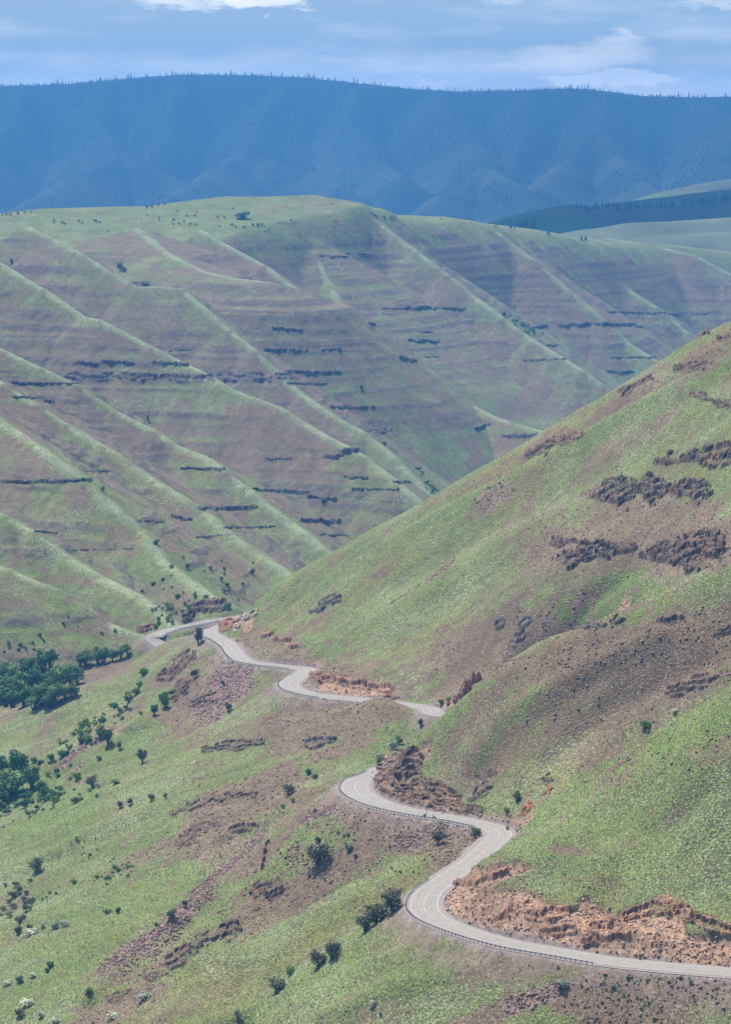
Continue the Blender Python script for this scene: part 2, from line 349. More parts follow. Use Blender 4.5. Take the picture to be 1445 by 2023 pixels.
for (x0, y0, x1, y1, w, st) in [
    (1445,722,1032,937,14,.45),(1032,937,600,1150,14,.5),(1172,995,860,1172,14,.5),(860,1172,640,1300,20,.6),(1010,1655,1440,1405,26,.9),(1120,1640,1445,1480,50,.5),(1030,1690,1300,1600,30,.5),(1445,1600,1300,1740,60,.35),(940,1710,1010,1660,18,.9),(1150,1200,1260,1160,30,1),(1240,1210,1300,1170,16,.8),(1230,1225,1440,1120,12,.5),
    (470,1205,760,1050,22,.55),(520,1215,900,1010,20,.5),(640,1290,760,1210,30,.45),(620,1310,700,1280,14,.6),(760,1470,900,1400,20,.7),(740,1500,760,1500,16,.8),(900,1390,960,1355,8,.8),
    (0,1950,330,1760,60,.8),(60,1760,330,1640,22,.5),(0,1680,160,1600,40,1),(0,1580,180,1560,40,.8),(100,1560,300,1440,22,.7),(250,1430,430,1300,14,.6),
    (480,1780,660,1640,24,.9),(350,1870,480,1780,26,.8),(230,1940,330,1870,22,.7),(560,1960,840,1780,22,.8),(450,2020,560,1960,20,.7),(840,1700,700,1760,12,.4),
    (180,1390,300,1360,8,.7),(700,1522,740,1515,8,.9),(1000,1610,1010,1620,12,.9),(800,1392,860,1388,4,1),(30,1990,160,1960,20,.6),(300,1530,420,1470,14,.4),
    (870,1872,1000,1900,9,.9),(820,1930,960,1960,26,.35),(700,1960,820,1940,22,.35),(1395,1990,1440,2010,24,.8),(560,1600,480,1650,12,.5)]:
    LUSH = np.maximum(LUSH, st * cap(x0, y0, x1, y1, w, *NEARD))
for (x0, y0, x1, y1, w, st) in [
    (205,1915,300,1840,11,1),(300,1840,410,1745,12,1),(410,1745,515,1655,8,1),(240,1900,330,1830,14,.5),(400,1400,480,1330,20,1),(420,1420,500,1350,10,1),(120,1510,200,1455,5,1),(130,1535,170,1510,4,.9),
    (800,1670,880,1630,12,.9),(660,1600,600,1640,8,.9),(590,1700,640,1720,20,.35),(770,1205,820,1165,6,.9),(850,1150,900,1105,12,.7),(960,1000,1000,975,14,.6),
    (1060,1260,1100,1190,5,.8),(1130,1240,1150,1170,5,.8),(1165,1220,1175,1180,4,.8),(1230,1200,1250,1165,4,.8),(1265,1180,1280,1155,4,.8),(1180,960,1160,980,14,.6),(1000,1985,1090,1960,16,.7),(430,1350,470,1330,20,.8)]:
    SCREE = np.maximum(SCREE, st * cap(x0, y0, x1, y1, w, 800, 2060, .35, .5))
for (x0, y0, x1, y1, w, dm, dx_, st) in [   # far side: lush draws and reddish bare patches
    (0,1100,120,1170,16,1900,2100,.7),(110,1190,180,1220,12,1900,2150,.9),(200,1190,260,1240,12,1950,2150,.8),(0,1240,260,1290,20,1850,2000,.8),(280,1180,330,1230,10,1950,2300,.5),
    (330,1110,420,1180,8,2000,2300,.8),(380,1130,450,1180,8,2000,2400,.6),(830,950,870,1000,8,2700,3300,.6),(990,620,1050,665,5,4000,4400,.8),
    (200,500,300,560,12,3500,4200,.5),(240,545,420,560,8,3500,4300,.4),(400,420,700,470,26,3700,4700,.35),(80,430,330,430,22,3700,4500,.35)]:
    LUSH = np.maximum(LUSH, st * cap(x0, y0, x1, y1, w, dm, dx_))
for (x0, y0, x1, y1, w, dm, dx_, st) in [
    (400,520,540,545,22,3400,4400,1),(330,490,470,500,12,3500,4400,.6),(560,440,600,440,8,3500,4600,.8),(230,480,330,490,20,3600,4400,.4),(470,830,640,880,34,2700,3300,.9),(480,900,620,930,30,2600,3300,.6),
    (560,790,640,840,22,2800,3400,.7),(120,820,300,850,18,2500,2900,.6),(200,870,390,900,16,2500,2900,.6),(0,810,80,850,20,2300,2600,.5),(40,900,160,980,14,2100,2500,.6),(60,560,200,600,20,3000,3700,.4),
    (130,660,400,700,16,2900,3300,.6),(0,600,60,660,20,2800,3300,.4),(980,830,1060,790,22,3500,4200,.8),(930,880,950,930,15,3200,3700,1),(990,880,1000,910,20,3300,3700,.8),(760,780,860,830,26,3200,3800,.5),
    (880,700,980,780,24,3700,4200,.3),(1020,560,1200,640,30,4200,5100,.3),(1300,570,1420,600,12,4600,5400,.6),(1180,500,1260,530,14,4900,5400,.4),(100,500,130,520,8,3300,4000,.6),(180,520,250,560,20,3300,3800,.3)]:
    BARE = np.maximum(BARE, st * cap(x0, y0, x1, y1, w, dm, dx_))
LUSH *= sstep(-.5, .15, n3 + .5 * n2); BARE *= sstep(-.7, 0, n3 * .8 + .4 * n2)
zw = Z + 5 * fbm(X, Y, 220, 3, 91) + 1.2 * fbm(X, Y, 14, 2, 92)
lay = perlin(zw / 7.5, zw * 0 + .37, 93) + .5 * perlin(zw / 3.1, zw * 0 + 9.1, 94)
STRA = sstep(.22, .42, lay) * sstep(-.30, .04, fbm(X, Y, 190, 3, 95) + .35 * fbm(X, Y, 16, 3, 96)) * far * (~plat) * sstep(8, 30, DF) * sstep(-420, -380, Z)
STRA *= sstep(-.5, .1, n3 + .4 * n2)
STRA = np.maximum(STRA, .8 * sstep(.3, .5, perlin(zw / 11.0, zw * 0 + 4.4, 97) + .1) * sstep(-.12, .15, fbm(X, Y, 260, 3, 98) + .4 * fbm(X, Y, 12, 3, 99)) * far * (~plat) * sstep(8, 30, DF) * sstep(-.4, .15, n3 + .5 * n2)).astype(f32)
def mix(a, b, t):
    return a * (1 - t[..., None]) + np.array(b, f32) * t[..., None]
green = np.array((.150, .182, .056), f32); brown = np.array((.168, .116, .074), f32)
col = np.broadcast_to(brown, X.shape + (3,)).copy()
g_ = sstep(.22, .68, G - .75 * BARE + .5 * LUSH + .10 * n4)
gg = np.broadcast_to(green, X.shape + (3,)) * (1 + .18 * n2[..., None]) + np.array((.035, .0, .0), f32) * sstep(-.1, .5, fbm(X, Y, 60, 3, 73))[..., None]
col = col * (1 - g_[..., None]) + gg * g_[..., None]
col = np.where(far[..., None], col * np.array((.98, 1.03, .96), f32), col)
col = mix(col, (.125, .185, .038), np.clip(LUSH, 0, 1) * .7)
col = mix(col, (.135, .175, .06), sstep(.1, .5, fbm(X, Y, 55, 3, 74)) * .35 * (1 - BARE))
PALE = sstep(-.15, .35, fbm(X, Y, 45, 3, 75)) * (1 - .8 * BARE) * (1 - .8 * LUSH)
strip = (1 - sstep(2.5, 9, DF)) * far * (~plat) * sstep(-.7, .2, n2)
col = mix(col, (.27, .31, .17), strip * .8)
col = mix(col, (.25, .155, .125), np.clip(SCREE, 0, 1) * (.85 + .0 * n4))
PALE *= (1 - SCREE)
col = mix(col, (.085, .066, .060), STRA * .9)
# cut banks, fill slopes and gravel beside the road
cn = fbm(X, Y, 12, 3, 76)
dirtc = np.array((.31, .19, .11), f32) * (1.12 + .3 * cn[..., None] + .35 * fbm(X, Y * .3, 3.2, 3, 103)[..., None] + .2 * n5[..., None]) + np.array((.03, .02, .03), f32) * fbm(X, Y, 5, 3, 77)[..., None]
for (x0, y0, x1, y1, w, st) in [(900,1765,1040,1790,42,1),(1040,1800,1190,1845,34,1),(930,1730,1035,1710,14,1),(1150,1795,1185,1810,26,1),(1240,1835,1330,1830,34,1),(1330,1850,1450,1880,34,1),(1240,1870,1450,1905,18,1),
    (640,1352,760,1366,11,1),(760,1505,830,1485,16,.8),(780,1545,900,1590,20,.7),(450,1215,480,1235,14,.8),(425,1240,450,1225,10,.8),(560,1270,585,1280,6,.6),(520,1252,535,1256,5,.6)]:
    DIRT = np.maximum(DIRT, st * cap(x0, y0, x1, y1, w, 860, 1900, .12, .7))
DIRT *= (RDIST > RW + 1.5) & ISN
LUSH *= 1 - DIRT; PALE *= 1 - DIRT
CUT = np.maximum(CUT, DIRT)
CUTM = CUT * sstep(-.75, -.35, cn + .25)
col = col * (1 - CUTM[..., None]) + dirtc * CUTM[..., None]
FM = FILL * sstep(24, 9, RDIST) * sstep(-.2, .2, n3 + .25)
fillc = np.array((.19, .135, .11), f32)
col = col * (1 - .85 * FM[..., None]) + fillc * .85 * FM[..., None]
shoc = np.array((.20, .165, .145), f32)
col = col * (1 - SHO[..., None]) + shoc * SHO[..., None]
ROCKY = np.clip(np.maximum(SCREE, CUTM * .8), 0, 1)
TUFT = np.clip(1 - SCREE - CUTM - SHO - .8 * FM, 0, 1) * (.6 + .4 * g_)
col *= (1 + .16 * n4 * (Y < 2600) + .12 * n5 * (Y < 1800) + .14 * n3 + .14 * far * n3 + .10 * far * n2)[..., None]
COL = np.concatenate([np.clip(col, .01, 1), np.ones(X.shape + (1,), f32)], -1).astype(f32)
ATT = np.stack([TUFT, PALE * TUFT, ROCKY, LUSH], -1).astype(f32)
# small relief that the cover itself has
Z = Z + STRA * (1.1 + 1.2 * n3) + (.18 * n4 + .1 * n5) * TUFT * (Y < 2600) - 2.2 * DIRT * sstep(0, 6, RDIST - RW) + CUTM * (1.1 * fbm(X, Y, 7, 3, 78) + .4 * n4 + .3 * np.abs(n5) + .4 * np.abs(fbm(X, Y, 2.4, 2, 79))) + SCREE * .35 * n5
Z = Z.astype(f32)
print('paint', time.time() - T0)

# ------------------------------------------------------------------ where a line of sight meets the ground
ZR = Z / R2
def hit(px, py, dmin=0.0, dmax=9e9):
    x, y, z = ray(px, py); th = math.atan2(x, y); e = z / math.hypot(x, y)
    j = np.clip(np.searchsorted(TH, th) - 1, 0, NT - 2); a = (th - TH[j]) / (TH[j + 1] - TH[j])
    c = ZR[:, j] * (1 - a) + ZR[:, j + 1] * a
    ok = np.where((c[1:] >= e) & (c[:-1] < e) & (RR[1:] > dmin) & (RR[1:] < dmax))[0]
    if len(ok) == 0:
        k = int(np.argmin(np.abs(c - e) + 10.0 * ((RR < max(dmin, 850)) | (RR > dmax)))); rad = RR[k]; zz = c[k] * rad
    else:
        k = ok[0]; t = (e - c[k]) / (c[k + 1] - c[k] + 1e-12); rad = RR[k] + t * (RR[k + 1] - RR[k]); zz = e * rad
    return Vector((rad * math.sin(th), rad * math.cos(th), zz + ZC))
def ground_at(x, y):
    rad = math.hypot(x, y); th = math.atan2(x, y)
    i = np.clip(np.searchsorted(RR, rad) - 1, 0, NR - 2); j = np.clip(np.searchsorted(TH, th) - 1, 0, NT - 2)
    u = (rad - RR[i]) / (RR[i + 1] - RR[i]); a = (th - TH[j]) / (TH[j + 1] - TH[j])
    return float((Z[i, j] * (1 - a) + Z[i, j + 1] * a) * (1 - u) + (Z[i + 1, j] * (1 - a) + Z[i + 1, j + 1] * a) * u) + ZC

# ------------------------------------------------------------------ helpers
def mat(name, col=(.5, .5, .5), rough=.9, metal=0.0):
    m = bpy.data.materials.new(name); m.use_nodes = True
    b = m.node_tree.nodes['Principled BSDF']
    b.inputs['Base Color'].default_value = (*col, 1); b.inputs['Roughness'].default_value = rough; b.inputs['Metallic'].default_value = metal
    b.inputs['Specular IOR Level'].default_value = .2
    return m
def mesh_from(name, V, F, m=None, parent=None, link=True, smooth=False):
    me = bpy.data.meshes.new(name)
    V = np.asarray(V, np.float32); F = np.asarray(F)
    me.vertices.add(len(V)); me.vertices.foreach_set('co', V.ravel())
    n = F.shape[1]
    me.loops.add(F.size); me.loops.foreach_set('vertex_index', F.ravel().astype(np.int32))
    me.polygons.add(len(F)); me.polygons.foreach_set('loop_start', np.arange(0, F.size, n, dtype=np.int32))
    me.update(calc_edges=True)
    if smooth: me.polygons.foreach_set('use_smooth', np.ones(len(F), bool))
    if m: me.materials.append(m)
    o = bpy.data.objects.new(name, me)
    if link: C.objects.link(o)
    if parent: o.parent = parent
    return o
def grid_faces(nr, nc):
    i = np.arange(nr - 1)[:, None] * nc + np.arange(nc - 1)[None]
    return np.stack([i, i + 1, i + 1 + nc, i + nc], -1).reshape(-1, 4)
def set_col(o, name, arr):
    at = o.data.attributes.new(name, 'FLOAT_COLOR', 'POINT')
    at.data.foreach_set('color', np.ascontiguousarray(arr, dtype=f32).ravel())


# ------------------------------------------------------------------ materials
def N(nt, typ, **kw):
    n = nt.nodes.new(typ)
    for k, v in kw.items(): setattr(n, k, v)
    return n
def ground_material(name, rockface=False):
    m = mat(name); nt = m.node_tree; L = nt.links; b = nt.nodes['Principled BSDF']; b.inputs['Specular IOR Level'].default_value = .05
    ca = N(nt, 'ShaderNodeAttribute', attribute_name='Col'); at = N(nt, 'ShaderNodeAttribute', attribute_name='Cover')
    sp = N(nt, 'ShaderNodeSeparateColor'); L.new(at.outputs['Color'], sp.inputs[0])
    tc = N(nt, 'ShaderNodeTexCoord')
    def noise(scale, det=2, rough=.6):
        n = N(nt, 'ShaderNodeTexNoise'); n.inputs['Scale'].default_value = scale; n.inputs['Detail'].default_value = det; n.inputs['Roughness'].default_value = rough
        L.new(tc.outputs['Object'], n.inputs['Vector']); return n.outputs['Fac']
    def ramp(src, a, c, lo, hi):
        r = N(nt, 'ShaderNodeMapRange'); r.inputs[1].default_value = a; r.inputs[2].default_value = c; r.inputs[3].default_value = lo; r.inputs[4].default_value = hi
        L.new(src, r.inputs[0]); return r.outputs[0]
    def mth(op, a, c):
        n = N(nt, 'ShaderNodeMath', operation=op)
        for i, v in enumerate((a, c)):
            if isinstance(v, (int, float)): n.inputs[i].default_value = v
            else: L.new(v, n.inputs[i])
        return n.outputs[0]
    def mx(a, c, fac, blend='MIX'):
        n = N(nt, 'ShaderNodeMix', data_type='RGBA', blend_type=blend)
        if isinstance(fac, (int, float)): n.inputs[0].default_value = fac
        else: L.new(fac, n.inputs[0])
        for i, v in ((6, a), (7, c)):
            if isinstance(v, tuple): n.inputs[i].default_value = (*v, 1)
            else: L.new(v, n.inputs[i])
        return n.outputs[2]
    nf = noise(.85, 3, .65); nm = noise(.16, 3, .6); ng = noise(.03, 4, .55)
    # grass clumps: light straw/sage tips between darker gaps of soil
    vo = N(nt, 'ShaderNodeTexVoronoi'); vo.inputs['Scale'].default_value = .95; L.new(tc.outputs['Object'], vo.inputs['Vector'])
    clump = ramp(vo.outputs['Distance'], .15, .62, 1, 0)
    pale = mth('MULTIPLY', mth('MULTIPLY', ramp(nf, .46, .58, 0, 1), clump), mth('ADD', sp.outputs[1], .22))
    gap = mth('MULTIPLY', ramp(vo.outputs['Distance'], .45, .75, 0, 1), sp.outputs[0])
    col = mx(ca.outputs['Color'], (.35, .37, .25), mth('MULTIPLY', pale, .85))
    col = mx(col, (.10, .085, .062), mth('MULTIPLY', gap, .75))
    rk = N(nt, 'ShaderNodeTexVoronoi'); rk.inputs['Scale'].default_value = .8; L.new(tc.outputs['Object'], rk.inputs['Vector'])
    rc = N(nt, 'ShaderNodeSeparateColor'); L.new(rk.outputs['Color'], rc.inputs[0])
    stone = mx(col, mx((.10, .07, .065), (.33, .24, .20), rc.outputs[0]), mth('MULTIPLY', sp.outputs[2], ramp(nm, .35, .6, .15, .75)))
    col = stone
    vary = mth('MULTIPLY', mth('MULTIPLY', ramp(nf, .25, .75, .80, 1.2), ramp(nm, .3, .7, .84, 1.16)), ramp(ng, .3, .7, .88, 1.12))
    vv = N(nt, 'ShaderNodeCombineColor')
    for i in range(3): L.new(vary, vv.inputs[i])
    col = mx(col, vv.outputs[0], 1.0, 'MULTIPLY')
    hgt = mth('ADD', mth('MULTIPLY', mth('MULTIPLY', clump, sp.outputs[0]), .45), mth('ADD', mth('MULTIPLY', nf, .35), mth('MULTIPLY', mth('MULTIPLY', rc.outputs[1], sp.outputs[2]), .7)))
    if rockface:
        geo = N(nt, 'ShaderNodeNewGeometry'); sx = N(nt, 'ShaderNodeSeparateXYZ'); L.new(geo.outputs['Normal'], sx.inputs[0])
        st = N(nt, 'ShaderNodeMapping'); st.inputs['Scale'].default_value = (1, 1, .35); L.new(tc.outputs['Object'], st.inputs['Vector'])
        cr = N(nt, 'ShaderNodeTexVoronoi'); cr.inputs['Scale'].default_value = .55; L.new(st.outputs[0], cr.inputs['Vector'])
        cc = N(nt, 'ShaderNodeSeparateColor'); L.new(cr.outputs['Color'], cc.inputs[0])
        ra = N(nt, 'ShaderNodeAttribute', attribute_name='Rock')
        tone = mx(mx((.45, .45, .45), (1.5, 1.45, 1.4), cc.outputs[0]), (.35, .35, .35), ramp(cr.outputs['Distance'], .45, .8, 0, .8))
        rcol = mx(ra.outputs['Color'], tone, 1.0, 'MULTIPLY')
        steep = ramp(sx.outputs[2], .90, .72, 0, 1)
        top = mth('MAXIMUM', steep, ramp(nm, .42, .58, .15, 1))
        col = mx(col, rcol, mth('MULTIPLY', top, ra.outputs['Alpha']))
        hgt = mth('ADD', hgt, mth('MULTIPLY', cc.outputs[1], 1.2))
    L.new(col, b.inputs['Base Color']); b.inputs['Roughness'].default_value = .95
    bp = N(nt, 'ShaderNodeBump'); bp.inputs['Strength'].default_value = .8; bp.inputs['Distance'].default_value = .8
    L.new(hgt, bp.inputs['Height']); L.new(bp.outputs[0], b.inputs['Normal'])
    return m
GM = ground_material('grass_and_soil'); RM = ground_material('basalt', True)
g = mesh_from('ground', np.stack([X, Y, Z + ZC], -1).reshape(-1, 3), grid_faces(NR, NT), GM, smooth=True)
set_col(g, 'Col', COL.reshape(-1, 4)); set_col(g, 'Cover', ATT.reshape(-1, 4)); g['kind'] = 'structure'
print('ground', time.time() - T0)

def noisy_mat(name, a, c, scale=2.0, rough=.9, metal=0, det=4, bump=0):
    m = mat(name, a, rough, metal); nt = m.node_tree; tc = N(nt, 'ShaderNodeTexCoord'); n = N(nt, 'ShaderNodeTexNoise')
    n.inputs['Scale'].default_value = scale; n.inputs['Detail'].default_value = det
    nt.links.new(tc.outputs['Object'], n.inputs['Vector'])
    r = N(nt, 'ShaderNodeValToRGB'); r.color_ramp.elements[0].position = .3; r.color_ramp.elements[1].position = .7
    r.color_ramp.elements[0].color = (*a, 1); r.color_ramp.elements[1].color = (*c, 1)
    nt.links.new(n.outputs['Fac'], r.inputs[0]); nt.links.new(r.outputs[0], nt.nodes['Principled BSDF'].inputs['Base Color'])
    if bump:
        b = N(nt, 'ShaderNodeBump'); b.inputs['Distance'].default_value = bump; nt.links.new(n.outputs['Fac'], b.inputs['Height']); nt.links.new(b.outputs[0], nt.nodes['Principled BSDF'].inputs['Normal'])
    return m
# ------------------------------------------------------------------ road surface and paint
def struct(o): o['kind'] = 'structure'; return o
m_as = noisy_mat('worn_asphalt', (.205, .188, .165), (.27, .248, .22), .35)
m_gr = noisy_mat('shoulder_gravel', (.19, .155, .13), (.27, .23, .20), .8)
m_yel = noisy_mat('yellow_road_paint', (.36, .285, .18), (.44, .35, .22), .8); m_whi = noisy_mat('white_road_paint', (.38, .36, .32), (.46, .43, .39), .8)
m_trk = noisy_mat('tyre_worn_asphalt', (.222, .204, .178), (.288, .265, .233), .25)
def ribbon(name, lo, hi, dz, m):
    n = len(ROAD); lo = np.broadcast_to(lo, n); hi = np.broadcast_to(hi, n); P = ROAD
    L_ = np.stack([P[:, 0] + RN[:, 0] * hi, P[:, 1] + RN[:, 1] * hi, P[:, 2] + dz + ZC], 1)
    R_ = np.stack([P[:, 0] + RN[:, 0] * lo, P[:, 1] + RN[:, 1] * lo, P[:, 2] + dz + ZC], 1)
    i = np.arange(n - 1) * 2
    return struct(mesh_from(name, np.stack([L_, R_], 1).reshape(-1, 3), np.stack([i, i + 1, i + 3, i + 2], 1), m, smooth=True))
HWD = ROAD[:, 3]
ribbon('road_shoulder', -HWD - 1.5, HWD + 1.8, .03, m_gr)
ribbon('road', -HWD, HWD, .10, m_as)
for s_ in (-1, 1):
    for c_ in (.30, .62):
        k_ = HWD * c_ * s_
        ribbon('wheel_track', k_ - .38, k_ + .38, .115, m_trk)
    ribbon('road_edge_line', s_ * (HWD - .75) - .11, s_ * (HWD - .75) + .11, .13, m_whi)
    ribbon('road_centre_line', s_ * .18 - .10, s_ * .18 + .10, .13, m_yel)

# ------------------------------------------------------------------ things: helpers
def thing(name, label, cat, loc=(0, 0, 0), rz=0, group=None):
    o = bpy.data.objects.new(name, None); C.objects.link(o); o.location = loc; o.rotation_euler = (0, 0, rz)
    o.empty_display_size = .5; o['label'] = label; o['category'] = cat
    if group: o['group'] = group
    return o
def tag(o, label, cat, group=None):
    o['label'] = label; o['category'] = cat
    if group: o['group'] = group
    return o
def bm_obj(name, bm, m, parent=None, smooth=False):
    me = bpy.data.meshes.new(name); bm.to_mesh(me); bm.free(); me.materials.append(m)
    if smooth:
        for p in me.polygons: p.use_smooth = True
    o = bpy.data.objects.new(name, me); C.objects.link(o)
    if parent: o.parent = parent
    return o
def add_box(bm, c, s, rz=0, tilt=None):
    from mathutils import Matrix
    r = bmesh.ops.create_cube(bm, size=1, matrix=Matrix.Translation(c) @ Matrix.Rotation(rz, 4, 'Z') @ Matrix.Diagonal((*s, 1)))
    return r['verts']

# ------------------------------------------------------------------ guardrails
m_steel = noisy_mat('galvanised_steel', (.30, .34, .38), (.42, .46, .50), .6, .5, .5)
m_post = mat('weathered_post', (.045, .045, .05), .8)
def guardrail(s0, s1, off, label, post=1.9):
    """W-beam along the road from arclength s0 to s1, off metres outside the pavement"""
    def at(s):
        i = np.interp(s, RS, np.arange(len(RS))); a = int(min(i, len(RS) - 2)); t = i - a
        p = ROAD[a] * (1 - t) + ROAD[a + 1] * t; n = RN[a] * (1 - t) + RN[a + 1] * t
        return np.array([p[0] + n[0] * (p[3] + off), p[1] + n[1] * (p[3] + off), p[2] + ZC]), n
    n_ = int((s1 - s0) / post); base, _ = at(s0)
    root = thing('guardrail', label, 'guardrail', tuple(base))
    # corrugated rail
    prof = [(0, .50), (.06, .54), (.06, .60), (0, .64), (.06, .69), (.06, .76), (0, .81)]
    V = []; ns = max(4, n_ * 2)
    for i in range(ns + 1):
        p, n = at(s0 + (s1 - s0) * i / ns)
        flare = 0
        for a, h in prof: V.append((p[0] - base[0] - n[0] * (a + flare), p[1] - base[1] - n[1] * (a + flare), p[2] - base[2] + h))
        for a, h in prof[::-1]: V.append((p[0] - base[0] - n[0] * (a - .02), p[1] - base[1] - n[1] * (a - .02), p[2] - base[2] + h))
    k = len(prof) * 2; F = []
    for i in range(ns):
        for j in range(k): F.append((i * k + j, i * k + (j + 1) % k, (i + 1) * k + (j + 1) % k, (i + 1) * k + j))
    mesh_from('rail', V, F, m_steel, root)
    pm = None
    for i in range(min(n_ + 1, 99)):
        p, n = at(s0 + post * i + .1)
        if pm is None:
            bm = bmesh.new(); add_box(bm, (0, .10, .22), (.16, .20, 1.36)); add_box(bm, (0, -.03, .66), (.15, .12, .36)); bmesh.ops.bevel(bm, geom=bm.edges[:], offset=.012, affect='EDGES')
            o = bm_obj('post', bm, m_post, root); pm = o.data
        else:
            o = bpy.data.objects.new('post', pm); C.objects.link(o); o.parent = root
        o.location = (p[0] - base[0], p[1] - base[1], p[2] - base[2]); o.rotation_euler = (0, 0, math.atan2(n[1], n[0]) - math.pi / 2)
    return root
def s_of(px, py, lo=0, hi=9e9):
    qx, qy = proj(ROAD[:, 0], ROAD[:, 1], ROAD[:, 2]); d = np.hypot(qx - px, qy - py) + 1e5 * ((RS < lo) | (RS > hi))
    return RS[int(d.argmin())]
sM = s_of(736, 1532); sX = s_of(412, 1247); sZ = s_of(455, 1222, sX + 40)
guardrail(s_of(1192, 1898), s_of(880, 1741), .9, 'long steel guardrail around the outside of the nearest hairpin bend', 2.0)
guardrail(s_of(955, 1630), sM + 8, .9, 'steel guardrail curving around the wide middle bend below the rocky road cut', 2.15)
guardrail(s_of(645, 1377), s_of(580, 1343, s_of(645, 1377)), .9, 'short steel guardrail on the small bend above the green spur')
guardrail(s_of(585, 1320, s_of(600, 1329)), s_of(412, 1247) - 4, .9, 'steel guardrail following the road beside the far orange warning sign', 2.1)
guardrail(sZ + 6, s_of(330, 1273, sZ), .9, 'distant steel guardrail on the lowest stretch of road at the valley foot', 2.0)

# ------------------------------------------------------------------ roadside signs
p = hit(469, 1275); m_or = mat('orange_sign', (.80, .28, .03), .5); m_bl = mat('black_marking', (.02, .02, .02), .5)
p.z = ground_at(p.x, p.y)
sg = thing('warning_sign', 'orange diamond warning sign with black curve arrow on the inner road edge', 'road sign', p)
bm = bmesh.new(); add_box(bm, (0, 0, 1.5), (.12, .10, 3.4)); bm_obj('post', bm, mat('sign_post', (.30, .27, .22)), sg)
bm = bmesh.new(); v = [bm.verts.new((a, y_, 2.9 + b_)) for y_ in (-.08, -.11) for a, b_ in ((0, -.95), (.95, 0), (0, .95), (-.95, 0))]
bm.faces.new(v[:4]); bm.faces.new(v[:3:-1])
for i in range(4): bm.faces.new((v[i], v[(i + 1) % 4], v[4 + (i + 1) % 4], v[4 + i]))
pn = bm_obj('sign_panel', bm, m_or, sg)
bm = bmesh.new()
for c_, s_ in (((0, -.13, 2.62), (.12, .02, .45)), ((.12, -.13, 2.86), (.3, .02, .12)), ((.24, -.13, 3.05), (.12, .02, .35))): add_box(bm, c_, s_)
a_ = [bm.verts.new(q) for q in ((.08, -.14, 3.2), (.40, -.14, 3.2), (.24, -.14, 3.48))]; bm.faces.new(a_)
bm_obj('curve_arrow', bm, m_bl, pn)
p = hit(440, 1278); q = p.copy(); q.z = ground_at(p.x, p.y)
dl = thing('delineator_post', 'slim blue grey marker post standing at the guardrail on the far straight', 'marker post', q)
bm = bmesh.new(); add_box(bm, (0, 0, 1.2), (.22, .12, 2.4)); bmesh.ops.bevel(bm, geom=bm.edges[:], offset=.02, affect='EDGES'); bm_obj('post', bm, mat('marker_blue', (.22, .26, .36)), dl)
bm = bmesh.new(); add_box(bm, (0, -.08, 2.1), (.34, .04, .5)); bm_obj('reflector', bm, mat('reflector', (.5, .5, .55)), dl)

